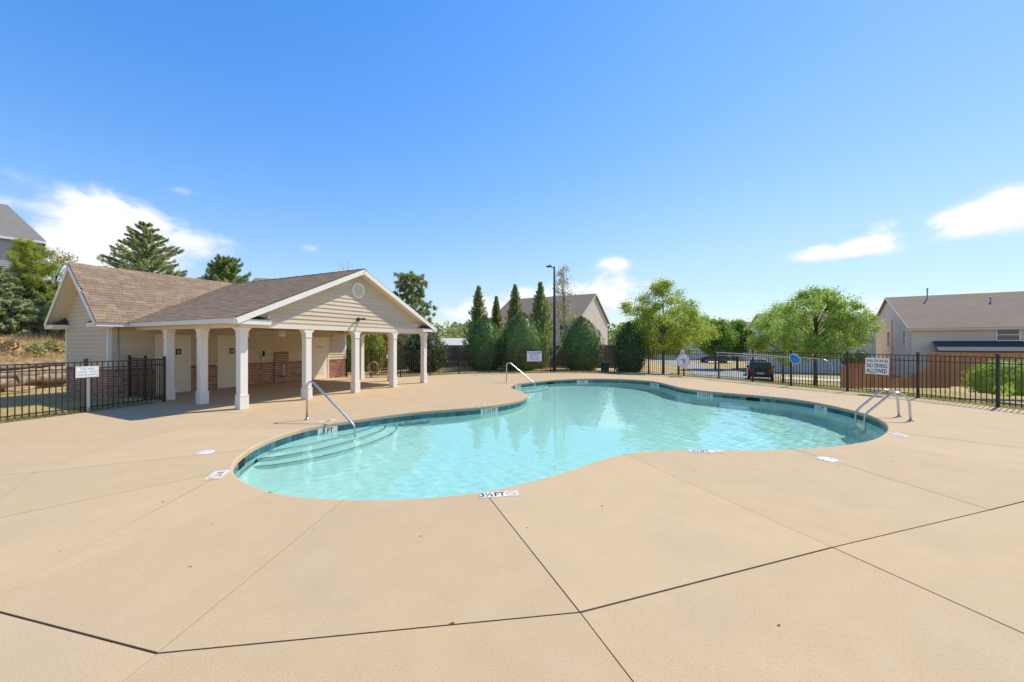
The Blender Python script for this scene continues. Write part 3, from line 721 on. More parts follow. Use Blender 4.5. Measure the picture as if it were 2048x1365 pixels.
# ------------------------------------------------------------------ pavilion (local frame: x = along the gable front, y = towards the back wall)
PAV_RZ = math.atan2(D1.y, D1.x)
pav = empty('pool_pavilion', O, PAV_RZ, 'tan sided pool house with brick base, brown shingle roof and open columned porch', 'pavilion')
PW = Matrix.Translation(O) @ Matrix.Rotation(PAV_RZ, 4, 'Z')
UMID, UW0, UW1, VB = 3.9, -.75, 8.6, 9.3                  # gable middle, wall ends, back of the block
VR = (VW + VB) / 2                                        # ridge line of the rear block
ZE, ZR = 2.47, 4.47                                       # eave and ridge heights
OH = .40
def zf(u): return ZR - (ZR - ZE) / (UMID + OH) * abs(u - UMID)          # front (porch) roof surface
SR = (ZR - ZE) / (VR - VW + .42)
def zr(v): return ZR - SR * abs(v - VR)                                   # rear block roof surface
EV = VW - .42                                             # front eave line of the rear block
def board_unit():
    m = MB(); m.add([(0, 0, 0), (1, 0, 0), (1, -.028, 0), (0, -.028, 0), (0, 0, 1), (1, 0, 1), (1, -.004, 1), (0, -.004, 1)],
                    [(0, 1, 2, 3), (7, 6, 5, 4), (3, 2, 6, 7), (0, 4, 5, 1), (0, 3, 7, 4), (1, 5, 6, 2)]); return m.mesh('siding_board', M['siding'])
BU = board_unit()
def boards(parent, origin, rz, z0, z1, span, step=.138, gaps=(), pw=None):
    """lap siding boards; span(z) -> (x0, x1) or None; gaps = (x0, x1, ztop) openings"""
    z = z0
    while z < z1 - .02:
        h = min(step, z1 - z); s = span(z + h * .9)
        if s:
            segs = [list(s)]
            for g0, g1, gz in gaps:
                if z < gz - .01:
                    new = []
                    for a, b in segs:
                        if g1 <= a or g0 >= b: new.append([a, b])
                        else:
                            if g0 > a: new.append([a, g0])
                            if g1 < b: new.append([g1, b])
                    segs = new
            for a, b in segs:
                if b - a < .03: continue
                o = link('siding_board', BU, parent); c, si = math.cos(rz), math.sin(rz)
                o.location = (origin[0] + c * a, origin[1] + si * a, z); o.rotation_euler = (0, 0, rz); o.scale = (b - a, 1, h)
        z += step
def brick_unit(): return MB().box(-.5, 0, -.5, .5, -1, .5).mesh('brick', M['brick'])
BRU = brick_unit(); BRICKS = []
def bricks(origin, rz, x0, x1, z0, z1, gaps=()):
    c, si = math.cos(rz), math.sin(rz); course = .0762; k = 0; z = z0
    def put(xa, xb, za, zb):
        xm = (xa + xb) / 2
        Mx = Matrix.Translation((origin[0] + c * xm, origin[1] + si * xm, (za + zb) / 2)) @ Matrix.Rotation(rz, 4, 'Z') @ Matrix.Diagonal((xb - xa, .0045 + random.random() * .003, zb - za, 1))
        BRICKS.append(Mx)
    while z < z1 - .11:
        x = x0 - (.105 if k % 2 else 0)
        while x < x1:
            a, b = max(x, x0), min(x + .196, x1)
            for g0, g1 in gaps:                            # cut the brick at a door jamb
                if a < g1 and b > g0:
                    if a < g0: b = min(b, g0)
                    elif b > g1: a = max(a, g1)
                    else: b = a
            if b - a > .03: put(a, b, z, z + .062)
            x += .2106
        z += course; k += 1
    x = x0
    while x < x1 - .03:                                    # upright header course
        b = min(x + .065, x1)
        if not any(x < g1 and b > g0 for g0, g1 in gaps): put(x, b, z1 - .105, z1)
        x += .0755
DOORS = [(.50, 1.42), (2.45, 3.37), (6.50, 7.44)]
BT = .96                                                  # top of the brick base
def pavilion():
    # walls behind the boards
    w = MB(); t = .12
    prof = lambda: [(UW0, VW), (UW1, VW), (UW1, VB), (UW0, VB)]
    w.box(UW0, VW, -.02, UW1, VB, ZE - .02)
    for u0, u1 in ((UW0, UW0 + t), (UW1 - t, UW1)):        # gable triangles of the rear block
        w.add([(u0, VW, ZE - .02), (u0, VB, ZE - .02), (u0, VR, ZR - .10), (u1, VW, ZE - .02), (u1, VB, ZE - .02), (u1, VR, ZR - .10)], [(0, 2, 1), (3, 4, 5), (0, 3, 5, 2), (1, 2, 5, 4)])
    w.build('wall', M['siding'], pav)
    g = MB()                                              # porch gable
    g.add([(-.11, 0, 2.36), (7.91, 0, 2.36), (7.91, 0, zf(7.91) - .08), (UMID, 0, ZR - .10), (-.11, 0, zf(-.11) - .08), (-.11, .1, 2.36), (7.91, .1, 2.36), (7.91, .1, zf(7.91) - .08), (UMID, .1, ZR - .10), (-.11, .1, zf(-.11) - .08)],
          [(0, 1, 2, 3, 4), (9, 8, 7, 6, 5), (0, 5, 6, 1)])
    g.build('gable_wall', M['siding'], pav, (0, -.11, 0))
    # siding boards
    fs = lambda z: (max(-.11, UMID - (ZR - .10 - z) / (ZR - ZE) * (UMID + OH)), min(7.91, UMID + (ZR - .10 - z) / (ZR - ZE) * (UMID + OH))) if z < ZR - .14 else None
    boards(pav, (0, -.11), 0, 2.42, ZR - .1, fs)
    gaps = [(a - .06, b + .06, 2.12) for a, b in DOORS] + [(4.64, 5.32, 1.42)]
    boards(pav, (0, VW), 0, BT, ZE - .05, lambda z: (UW0 + .07, UW1 - .07), gaps=gaps)
    es = lambda z: (.07, VB - VW - .07) if z < ZE - .05 else ((z - ZE) / SR - .30, VB - VW - (z - ZE) / SR + .30) if z < ZR - .12 else None
    def es2(z):
        if z < ZE - .04: return (.07, VB - VW - .07)
        h = (ZR - .07 - z) / SR; return (max(.0, (VB - VW) / 2 - h), min(VB - VW, (VB - VW) / 2 + h)) if h > .05 else None
    boards(pav, (UW0, VB), -math.pi / 2, BT, ZR - .12, lambda z: es2(z))
    boards(pav, (UW1, VW), math.pi / 2, BT, ZE, lambda z: (.07, VB - VW - .07))
    # brick base
    mo = MB().box(UW0 - .004, VW - .004, -.02, UW1 + .004, VB + .004, BT + .0)
    mo.build('mortar_base', M['mortar'], pav)
    dg = [(a - .06, b + .06) for a, b in DOORS]
    bricks((0, VW - .004), 0, UW0, UW1, 0.0, BT, dg)
    bricks((UW0 - .004, VB), -math.pi / 2, 0, VB - VW, 0.0, BT)
    bricks((UW1 + .004, VW), math.pi / 2, 0, 1.6, 0.0, BT)
    pr = MB().box(4.66, VW - .085, .0, 5.30, VW, 1.41); pr.build('pier', M['mortar'], pav)
    bricks((0, VW - .085), 0, 4.66, 5.30, 0, 1.41)
    bricks((4.66, VW), -math.pi / 2, 0, .085, 0, 1.41)
    pieces(pav, 'brick', BRICKS, BRU, M['brick'], 300, PW)
    # corner trims
    for u, v, su, sv in ((UW0, VW, -1, -1), (UW0, VB, -1, 1), (UW1, VW, 1, -1)):
        c = MB(); c.box(min(u, u + su * .022), min(v - sv * .075, v + sv * .022), BT + .005, max(u, u + su * .022), max(v - sv * .075, v + sv * .022), ZE - .06)
        c.box(min(u - su * .075, u + su * .0195), min(v, v + sv * .0195), BT + .007, max(u - su * .075, u + su * .0195), max(v, v + sv * .0195), ZE - .062)
        c.build('corner_trim', M['white_trim'], pav)
    # ceiling of the porch and beams
    MB().box(-.30, -.05, 2.425, 8.10, VW - .02, 2.445).build('ceiling', M['soffit'], pav)
    bm_ = [(-.11, -.12, 7.91, .10), (-.11, .104, .10, VW - .03), (7.70, .104, 7.91, VW - .9)]
    for k, (a, b, c, d) in enumerate(bm_): MB().box(a, b, 2.235, c, d, 2.42).build('beam', M['soffit'], pav, bevel=.006)
    # columns
    def column(u, v):
        p = MB()
        r = link('column', None, pav, (u, v, 0)) if False else None
        c = MB(); c.box(-.10, -.10, .0, .10, .10, 2.0)
        o = c.build('column', M['column'], pav, (u, v, 0), bevel=.008)
        MB().box(-.118, -.118, 0, .118, .118, .36).box(-.126, -.126, .362, .126, .126, .38).build('column_base', M['column'], o, bevel=.005)
        k = MB(); k.box(-.118, -.118, 1.99, .118, .118, 2.015)
        k.add([(s * a, t_ * a, z) for a, z in ((.106, 2.0), (.106, 2.12)) for s, t_ in ((-1, -1), (1, -1), (1, 1), (-1, 1))] +
              [(s * a, t_ * b, 2.233) for a, b in ((.205, .106),) for s, t_ in ((-1, -1), (1, -1), (1, 1), (-1, 1))],
              [(0, 1, 5, 4), (1, 2, 6, 5), (2, 3, 7, 6), (3, 0, 4, 7), (4, 5, 9, 8), (5, 6, 10, 9), (6, 7, 11, 10), (7, 4, 8, 11), (8, 9, 10, 11)])
        cap = k.build('capital', M['column'], o)
        return o, cap
    front = [column(u * 1.95, 0) for u in range(5)]
    for v in (1.97, 3.9):
        for u in (0, 7.8):
            o, cap = column(u, v); cap.rotation_euler = (0, 0, math.pi / 2)
    n6 = text(front[4][0], '6', .2, M['ink'], (.0, -.1045, 1.62), (math.pi / 2, 0, 0), sx=.8)
    # roof slabs ------------------------------------------------
    def roof_slab(name, quad, th=.10):
        a = [Vector(q) for q in quad]; n = (a[1] - a[0]).cross(a[2] - a[0]).normalized()
        if n.z < 0: n = -n
        m = MB(); k = len(a); m.add(a + [q - n * th for q in a], [tuple(range(k)), tuple(range(2 * k - 1, k - 1, -1))] + [(i, k + i, k + (i + 1) % k, (i + 1) % k) for i in range(k)])
        return m.build(name, M['shingle'], pav)
    F0, F1 = -.42, 8.22                                   # porch eave lines
    U0, U1 = UW0 - .42, UW1 + .42
    vv = VR - (ZR - ZE) / SR                              # where the eaves meet
    lift = .0
    roof_slab('roof', [(-OH, F0, ZE), (UMID, F0, ZR), (UMID, VR, ZR), (-OH, EV, ZE)])
    roof_slab('roof', [(8.2, F0, ZE), (8.2, EV, ZE), (UMID, VR, ZR), (UMID, F0, ZR)])
    roof_slab('roof', [(U0, EV, ZE), (U1, EV, ZE), (U1, VR, ZR), (U0, VR, ZR)])
    roof_slab('roof', [(U0, VR, ZR), (U1, VR, ZR), (U1, 2 * VR - EV, ZE), (U0, 2 * VR - EV, ZE)])
    # shingles: rows of tabs, each row over the one below
    su = MB().box(-.150, 0, 0, .150, -.20, .009).mesh('shingle', M['shingle'])
    sh = []
    def lay(o, ex, up, nrm, width, length, test):
        rows = int(length / .135)
        for r_ in range(rows + 1):
            x = -.304 * random.random(); s0 = r_ * .135
            while x < width:
                w_ = .304 * random.choice((.8, 1, 1, 1.15)); xa_, xb_ = max(x, -.01), min(x + w_, width + .01); xm = (xa_ + xb_) / 2
                c = o + ex * xm + up * min(s0 + .15, length)
                if xb_ - xa_ > .03 and test(c, xm):
                    wv = xb_ - xa_ - .006
                    tilt = .055
                    y_ = (up + nrm * -tilt).normalized(); n_ = ex.cross(y_).normalized()
                    X = Matrix(((ex.x * wv / .3, y_.x, n_.x, 0), (ex.y * wv / .3, y_.y, n_.y, 0), (ex.z * wv / .3, y_.z, n_.z, 0), (0, 0, 0, 1)))
                    sh.append(Matrix.Translation(c + nrm * (.010 + random.random() * .003)) @ X)
                x += w_
    upr = Vector((0, VR - EV, ZR - ZE)); lr = upr.length; upr.normalize(); exr = Vector((1, 0, 0)); nr_ = exr.cross(upr).normalized()
    lay(Vector((U0, EV, ZE)), exr, upr, nr_, U1 - U0, lr - .04, lambda c, x: c.x < -.22 or c.x > 8.05 or c.z > zf(c.x) - .06)
    ulf = Vector((UMID + OH, 0, ZR - ZE)); ll = ulf.length; ulf.normalize(); exl = Vector((0, -1, 0)); nl_ = exl.cross(ulf).normalized()
    lay(Vector((-OH, VR, ZE)), exl, ulf, nl_, VR - F0, ll - .04, lambda c, x: c.z > zr(c.y) - .05 or c.y < EV + .05)
    pieces(pav, 'shingle', sh, su, M['shingle'], 300, PW)
    m = MB(); n2 = Vector((-nl_.x, nl_.y, nl_.z))          # far porch slope and back slope: plain shingled skins
    for quad in ([(8.2, F0, ZE), (8.2, EV, ZE), (UMID, VR, ZR), (UMID, F0, ZR)], [(U0, VR, ZR), (U1, VR, ZR), (U1, 2 * VR - EV, ZE), (U0, 2 * VR - EV, ZE)]):
        a = [Vector(q) + Vector((0, 0, .02)) for q in quad]; m.add(a, [(0, 1, 2, 3)])
    m.build('shingle_skin', M['shingle'], pav)
    # ridge caps
    rc = MB()
    for k in range(int((U1 - U0) / .24)):
        u = U0 + k * .24; m_ = .0 + .006 * (k % 2)
        for s in (-1, 1): rc.add([(u, VR, ZR + .035 + m_), (u + .26, VR, ZR + .028 + m_), (u + .26, VR + s * .14, ZR - SR * .14 + .04), (u, VR + s * .14, ZR - SR * .14 + .045)], [(0, 1, 2, 3)])
    for k in range(int((VR - F0) / .24)):
        v = F0 + k * .24; m_ = .006 * (k % 2)
        for s in (-1, 1): rc.add([(UMID, v, ZR + .03 + m_), (UMID, v + .26, ZR + .024 + m_), (UMID + s * .16, v + .26, ZR - .075 + .04), (UMID + s * .16, v, ZR - .075 + .046)], [(0, 1, 2, 3)])
    tag(rc.build('ridge_caps', M['shingle'], pav), kind='stuff')
    # fascias, rakes, soffits
    def strip(name, a, b, w_, h, mat='white_trim', up=(0, 0, 1), side=None):
        a, b = Vector(a), Vector(b); d = (b - a).normalized(); up = Vector(up); s = (d.cross(up)).normalized() if side is None else Vector(side); up2 = s.cross(d).normalized()
        if up2.z < 0: up2 = -up2
        v = [p + s * x - up2 * y for p in (a, b) for x, y in ((0, 0), (w_, 0), (w_, h), (0, h))]
        m = MB(); m.add(v, [(0, 1, 2, 3), (7, 6, 5, 4), (0, 4, 5, 1), (1, 5, 6, 2), (2, 6, 7, 3), (3, 7, 4, 0)]); o = m.build(name, M[mat], pav)
        bmx = bmesh.new(); bmx.from_mesh(o.data); bmesh.ops.recalc_face_normals(bmx, faces=bmx.faces[:]); bmx.to_mesh(o.data); bmx.free(); return o
    dz = -.022
    strip('fascia', (-OH - .022, F0, ZE + .0), (-OH - .022, EV, ZE), .02, .135, side=(1, 0, 0))
    strip('fascia', (8.202, F0, ZE), (8.202, EV, ZE), .02, .135, side=(1, 0, 0))
    strip('fascia', (U0, EV - .022, ZE), (-OH - .03, EV - .022, ZE), .02, .135, side=(0, 1, 0))
    strip('fascia', (8.23, EV - .022, ZE), (U1, EV - .022, ZE), .02, .135, side=(0, 1, 0))
    strip('fascia', (U0, 2 * VR - EV, ZE), (U1, 2 * VR - EV, ZE), .02, .135, side=(0, 1, 0))
    for s in (-1, 1):                                     # porch rakes
        ue = -OH if s < 0 else 8.2
        strip('rake_board', (ue, F0 - .024, ZE - .012), (UMID, F0 - .024, ZR - .012), .022, .15, side=(0, 1, 0))
        so = MB(); a = [(ue, F0, ZE - .135), (UMID, F0, ZR - .135), (UMID, -.11, ZR - .135), (ue, -.11, ZE - .135)]
        so.add(a + [(x, y, z + .02) for x, y, z in a], [(0, 1, 2, 3), (7, 6, 5, 4), (0, 4, 5, 1), (1, 5, 6, 2), (2, 6, 7, 3), (3, 7, 4, 0)]); so.build('rake_soffit', M['soffit'], pav)
        a0, a1 = (-OH, .55) if s < 0 else (7.25, 8.2)       # eave return of the porch
        MB().box(a0, F0 + .002, ZE - .155, a1, -.128, ZE - .02).build('eave_return', M['white_trim'], pav)
        e = MB(); xi = a1 if s < 0 else a0; xo = a0 if s < 0 else a1
        e.add([(xo, F0 - .02, ZE - .015), (xi, F0 - .02, ZE - .015), (xi - s * -.0, -.135, ZE + .0), (xi + s * .30, -.135, ZE + .13), (xo - s * .2, -.135, ZE - .005)], [(0, 1, 2, 3, 4)]); e.build('return_shingles', M['roof_dark'], pav)
    for s in (-1, 1):                                     # rear block gable end at the near side
        ve = EV if s < 0 else 2 * VR - EV
        strip('rake_board', (U0 - .024, ve, ZE - .012), (U0 - .024, VR, ZR - .012), .022, .14, side=(1, 0, 0))
        so = MB(); a = [(U0, ve, ZE - .175), (U0, VR, ZR - .175), (UW0, VR, ZR - .175), (UW0, ve, ZE - .175)]
        so.add(a + [(x, y, z + .02) for x, y, z in a], [(0, 1, 2, 3), (7, 6, 5, 4), (0, 4, 5, 1), (1, 5, 6, 2), (2, 6, 7, 3), (3, 7, 4, 0)]); so.build('rake_soffit', M['soffit'], pav)
        v0, v1 = (EV, VW + .30) if s < 0 else (VB - .30, 2 * VR - EV)
        MB().box(U0 + .002, v0 + .002, ZE - .155, UW0 - .002, v1, ZE - .02).build('eave_return', M['white_trim'], pav)
        vi, vo = (v1, v0) if s < 0 else (v0, v1)
        e = MB(); e.add([(U0 - .02, vo, ZE - .012), (U0 - .02, vi, ZE - .012), (UW0 - .012, vi, ZE + .02), (UW0 - .012, vo + (vi - vo) * .60, ZE + .24), (UW0 - .012, vo + (vi - vo) * .2, ZE - .01)], [(0, 1, 2, 3, 4)]); e.build('return_shingles', M['roof_dark'], pav)
    MB().box(-OH, F0 + .04, ZE - .13, -.03, EV, ZE - .11).build('eave_soffit', M['soffit'], pav)
    MB().box(7.9, F0 + .04, ZE - .13, 8.2, EV, ZE - .11).build('eave_soffit', M['soffit'], pav)
    MB().box(U0, EV, ZE - .127, -.42, VW, ZE - .107).build('eave_soffit', M['soffit'], pav)
    MB().box(8.22, EV, ZE - .127, U1, VW, ZE - .107).build('eave_soffit', M['soffit'], pav)
    # round louvred vent
    vt = MB(); Mv = Matrix.Translation((UMID, -.128, 3.72)) @ Matrix.Rotation(math.pi / 2, 4, 'X')
    vt.lathe([(.22, -.01), (.22, .035), (.24, .045), (.275, .045), (.285, .03), (.285, -.01)], 36, Mv); vo = vt.build('vent', M['white_trim'], pav)
    MB().lathe([(.222, .004), (0, .004)], 30, Mv).build('vent_back', M['soffit'], vo)
    for k in range(9):
        y_ = -.19 + k * .0475; hw = math.sqrt(max(.001, .222 ** 2 - y_ ** 2))
        s = MB(); s.add([(-hw, y_ - .018, .006), (hw, y_ - .018, .006), (hw, y_ + .016, .034), (-hw, y_ + .016, .034)], [(0, 1, 2, 3)]); s.v = [tuple(Mv @ Vector(p)) for p in s.v]; s.build('louvre', M['white_trim'], vo)
    # doors
    for k, (a, b) in enumerate(DOORS):
        d = MB().box(a, VW - .032, .012, b, VW - .005, 2.05).build('door', M['door'], pav)
        f = MB()
        f.box(a - .065, VW - .05, 0, a - .002, VW + .01, 2.115).box(b + .002, VW - .05, 0, b + .065, VW + .01, 2.115).box(a - .002, VW - .049, 2.053, b + .002, VW + .01, 2.114); f.build('door_frame', M['door'], d)
        W_ = b - a; fr = VW - .032
        if k < 2:
            for (x0, x1) in ((a + .11, a + W_ / 2 - .05), (a + W_ / 2 + .05, b - .11)):
                for (z0, z1) in ((.22, .92), (1.06, 1.60), (1.70, 1.90)):
                    q = MB(); q.box(x0, fr - .006, z0, x1, fr, z0 + .02).box(x0, fr - .006, z1 - .02, x1, fr, z1).box(x0, fr - .0055, z0 + .02, x0 + .02, fr, z1 - .02).box(x1 - .02, fr - .0055, z0 + .02, x1, fr, z1 - .02).box(x0 + .055, fr - .007, z0 + .055, x1 - .055, fr, z1 - .055); q.build('door_panel', M['door'], d)
            sg = MB().box(b - .40 if k == 0 else a + .36, fr - .014, 1.38, b - .24 if k == 0 else a + .54, fr - .002, 1.60).build('restroom_sign', M['sign_black'], d)
            xm = b - .32 if k == 0 else a + .45
            ic = MB()
            for s in ((-.035, .035) if k else (0,)):
                ic.lathe([(0.0, .0), (.013, .004), (.0, .008)], 10, Matrix.Translation((xm + s, fr - .016, 1.545)) @ Matrix.Rotation(math.pi / 2, 4, 'X'))
                ic.box(xm + s - .017, fr - .0165, 1.47, xm + s + .017, fr - .0142, 1.528).box(xm + s - .012, fr - .0165, 1.42, xm + s + .012, fr - .0142, 1.468)
            tag(ic.build('figure_symbol', M['sign_white'], d), None)
            hd = MB(); hx = b - .075 if k == 0 else b - .075
            hd.lathe([(.03, 0), (.03, .012), (.012, .016), (.012, .05)], 14, Matrix.Translation((hx, fr, 1.0)) @ Matrix.Rotation(math.pi / 2, 4, 'X')).box(hx - .11, fr - .055, .988, hx + .01, fr - .038, 1.012)
            hd.lathe([(.028, 0), (.028, .014), (.0, .018)], 14, Matrix.Translation((hx, fr, 1.13)) @ Matrix.Rotation(math.pi / 2, 4, 'X')); hd.build('handle', M['steel'], d)
        else:
            q = MB(); q.box(a + .22, fr - .008, .25, b - .22, fr, .78)
            for j in range(9): q.box(a + .24, fr - .014, .275 + j * .055, b - .24, fr - .007, .30 + j * .055)
            q.build('door_louvre', M['door'], d)
            text(d, 'PUMP ROOM', .07, M['ink'], ((a + b) / 2, fr - .003, 1.60), (math.pi / 2, 0, 0), name='lettering')
    # fittings
    ph = MB().box(4.08, VW - .07, 1.02, 4.24, VW - .017, 1.25).build('call_box', M['galv'], pav, bevel=.01)
    MB().box(4.13, VW - .10, 1.22, 4.20, VW - .071, 1.47).build('handset', M['rubber'], ph, bevel=.01)
    sh_ = MB(); sh_.lathe([(.0, 0), (.10, .03), (.12, .06), (.115, .065), (.09, .04), (0, .015)], 18, Matrix.Translation((4.98, VW - .25, .86)))
    sh_.build('drinking_fountain', M['galv'], pav)
    MB().tube([(4.98, VW - .25, .86), (4.98, VW - .22, .70), (5.0, VW - .19, .36), (5.0, VW - .10, .30)], .022, 8).build('fountain_pipe', M['white_trim'], pav)
    MB().tube([(5.06, VW - .25, .92), (5.06, VW - .25, 1.02), (5.03, VW - .25, 1.03)], .012, 8).build('fountain_spout', M['steel'], pav)
    MB().lathe([(0, 0), (.05, .02), (.11, .06), (.12, .10), (.11, .10), (0, .05)], 16, Matrix.Translation((4.96, VW - .21, .28))).build('fountain_bowl', M['galv'], pav)
    cd = MB().tube([(-.52, VW - .03, ZE - .13), (-.52, VW - .03, .74), (-.50, VW - .06, .55), (-.50, VW - .06, .12)], .014, 8).build('conduit', M['galv'], pav)
    fl = MB(); fl.box(UMID - .05, -.16, 2.60, UMID + .05, -.127, 2.70)
    for s in (-1, 1): fl.tube([(UMID, -.16, 2.66), (UMID + s * .10, -.22, 2.69), (UMID + s * .15, -.32, 2.68)], [.02, .03, .052], 10)
    fl.build('floodlight', M['black_metal'], pav)
    for u_, v_, z_ in ((.62, -.18, 2.56), (7.05, -.16, 2.60)): MB().lathe([(0, 0), (.045, .01), (.05, .05), (.035, .08), (0, .085)], 12, Matrix.Translation((u_, v_ + .04, z_)) @ Matrix.Rotation(math.pi / 2, 4, 'X')).build('security_camera', M['white_trim'], pav)
    MB().lathe([(0, 0), (.04, .01), (.04, .05), (0, .06)], 12, Matrix.Translation((-.12, .35, 2.34)) @ Matrix.Rotation(-math.pi / 2, 4, 'Y')).build('security_camera', M['soffit'], pav)
pavilion()

# ceiling fans hang from the porch ceiling
def fan(u, v, a, label):
    p = UV(u, v); r = empty('ceiling_fan', (p.x, p.y, 2.425), PAV_RZ, label, 'ceiling fan', 'ceiling fans under the pavilion')
    MB().lathe([(.06, -.002), (.06, -.03), (.014, -.05), (.014, -.16)], 14).build('downrod', M['fan'], r)
    MB().lathe([(.03, -.16), (.10, -.165), (.125, -.19), (.125, -.25), (.10, -.27), (.09, -.29), (.125, -.30), (.13, -.36), (.10, -.39), (0, -.395)], 20).build('motor', M['fan'], r)
    u_ = MB().box(.14, -.065, -.245, .66, .065, -.238); u_.box(.09, -.02, -.247, .16, .02, -.236); me = u_.mesh('blade', M['fan'])
    for k in range(5): link('blade', me, r, (0, 0, 0), (rad(0), rad(2), a + k * 2 * math.pi / 5))
fan(1.9, 3.2, .2, 'tan ceiling fan behind the corner column of the pavilion')
fan(2.45, 2.0, .05, 'tan ceiling fan hanging in the widest open bay of the pavilion')
fan(5.6, 3.2, .5, 'tan ceiling fan above the pump room door')
# ------------------------------------------------------------------ black metal fence
PU = MB().box(-.0090, -.0090, .05, .0090, .0090, 1.40).mesh('picket', M['black_metal'])
PO = MB().box(-.031, -.031, -.10, .031, .031, 1.475).box(-.036, -.036, 1.477, .036, .036, 1.50).mesh('post', M['black_metal'])
def fence_run(name, posts, label, hs=1.0, first=True, last=True, n_p=15, cat='fence'):
    r = empty(name, posts[0], 0, label, cat); p0 = posts[0]
    for k, p in enumerate(posts):
        if (k == 0 and not first) or (k == len(posts) - 1 and not last): continue
        d = (posts[min(k + 1, len(posts) - 1)] - posts[max(k - 1, 0)]); o = link('post', PO, r, p - p0, (0, 0, math.atan2(d.y, d.x)), (1, 1, hs))
    for a, b in zip(posts, posts[1:]):
        d = b - a; L_ = d.length; rz = math.atan2(d.y, d.x); n = max(2, int(round(L_ / .1143)))
        for k in range(1, n): link('picket', PU, r, a + d * (k / n) - p0, (0, 0, rz), (1, 1, hs))
        for z in (1.40, 1.225, .13):
            m = MB().box(.032, -.0145, z - .0135, L_ - .032, .0145, z + .0135); m.build('rail', M['black_metal'], r, a - p0 + Vector((0, 0, z * (hs - 1))), (0, 0, rz))
    return r
fence_run('pool_fence', FENCE_POSTS, 'long black metal picket fence curving behind the pool from pavilion to photo edge')
wallend = UV(UW1 + .05, VW + .55)
fence_run('pool_fence', [UV(UW1 + .05, VW - .02) * 1.0, UV(UW1 + .05, VW - .02).lerp(FENCE_POSTS[0], .46), FENCE_POSTS[0] + Vector((-.06, 0, 0))], 'short black picket fence between pool house corner and tan hose coil', last=False, first=True)
fence_run('pool_fence', LEFT_POSTS, 'black picket fence carrying the video surveillance sign, before the log pile', hs=.93)
fence_run('gate_fence', [LEFT_POSTS[3] + D2 * .06, LEFT_POSTS[3] + D2 * 1.18, LEFT_POSTS[3] + D2 * 2.25], 'black picket gate panel between white column and tan wall', hs=.935, first=False, cat='gate')

# ------------------------------------------------------------------ signs on the fence
def fence_point(i, t): return FENCE_POSTS[i].lerp(FENCE_POSTS[i + 1], t), FENCE_POSTS[i + 1] - FENCE_POSTS[i]
def sign(p, facing, w, h, zc, lines, mat, ink, label, border=None, tilt=0.0):
    """facing: direction the sign looks to"""
    rz = math.atan2(facing.y, facing.x) + math.pi / 2
    r = empty('fence_sign', (p.x, p.y, zc), rz, label, 'sign'); r.rotation_euler = (0, tilt, rz)
    MB().box(-w / 2, -.004, -h / 2, w / 2, .004, h / 2).build('board', M[mat], r, bevel=.001)
    if border:
        b = MB(); e = .018; t = .007
        b.box(-w / 2 + e, -.0055, h / 2 - e - t, w / 2 - e, -.0042, h / 2 - e).box(-w / 2 + e, -.0055, -h / 2 + e, w / 2 - e, -.0042, -h / 2 + e + t).box(-w / 2 + e, -.0055, -h / 2 + e + t, -w / 2 + e + t, -.0042, h / 2 - e - t).box(w / 2 - e - t, -.0055, -h / 2 + e + t, w / 2 - e, -.0042, h / 2 - e - t); b.build('border_line', M[border], r)
    for s, size, z, sx, bo in lines: text(r, s, size, M[ink], (0, -.0050, z), (math.pi / 2, 0, 0), sx=sx, bold=bo)
    return r
a, d = FENCE_POSTS[13], FENCE_POSTS[14] - FENCE_POSTS[13]
nrm = Vector((d.y, -d.x, 0)).normalized(); nrm = nrm if nrm.y < 0 or nrm.x < 0 else -nrm
if nrm.dot(-a) < 0: nrm = -nrm
sp = at(1759, 731, a.lerp(a + d, .44).y)
sign(Vector((a.x + d.x * .455, a.y + d.y * .455, 0)) + nrm * .03, nrm, .66, .58, .99, [('SHALLOW WATER', .14, .18, .50, .002), ('NO DIVING', .205, .01, .53, .004), ('ALLOWED', .205, -.175, .58, .004)], 'sign', 'navy', 'cream sign reading SHALLOW WATER NO DIVING ALLOWED on the black fence', 'ring_white', tilt=rad(1.5))
p, d = fence_point(4, .46); nrm = Vector((d.y, -d.x, 0)).normalized()
sign(p + nrm * .03, nrm, .92, .62, 1.0, [('NO LIFEGUARD', .17, .21, .68, .003), ('ON DUTY', .17, .06, .74, .003), ('SWIM AT YOUR', .12, -.09, .74, .001), ('OWN RISK', .12, -.21, .78, .001)], 'sign_white', 'purple', 'white sign with purple NO LIFEGUARD ON DUTY lettering on the black fence')
p = LEFT_POSTS[2]; sd = (LEFT_POSTS[3] - LEFT_POSTS[2]); nl = Vector((sd.y, -sd.x, 0)).normalized()
sign(p + nl * .055 + sd.normalized() * .0, nl, .46, .29, 1.05, [('THIS AREA', .07, .075, .9, .0), ('UNDER VIDEO', .07, .0, .85, .0), ('SURVEILLANCE', .07, -.075, .8, .0)], 'sign_white', 'green_ink', 'small white and green video surveillance sign on the fence before the brick wall', 'galv')
sp_ = empty('sign_post', p + nl * .078, math.atan2(sd.y, sd.x), 'grey galvanised steel post behind the video surveillance sign', 'post')
MB().box(-.028, -.018, 0, .028, .018, .88).build('channel', M['galv'], sp_)
p = UV(UW1 + .05, VW - .02).lerp(FENCE_POSTS[0], .80); dd = FENCE_POSTS[0] - UV(UW1 + .05, VW - .02); nn_ = Vector((dd.y, -dd.x, 0)).normalized()
sign(p + nn_ * .03, nn_, .34, .24, 1.10, [], 'sign_white', 'navy', 'tiny white and blue notice on the fence beyond the pavilion')

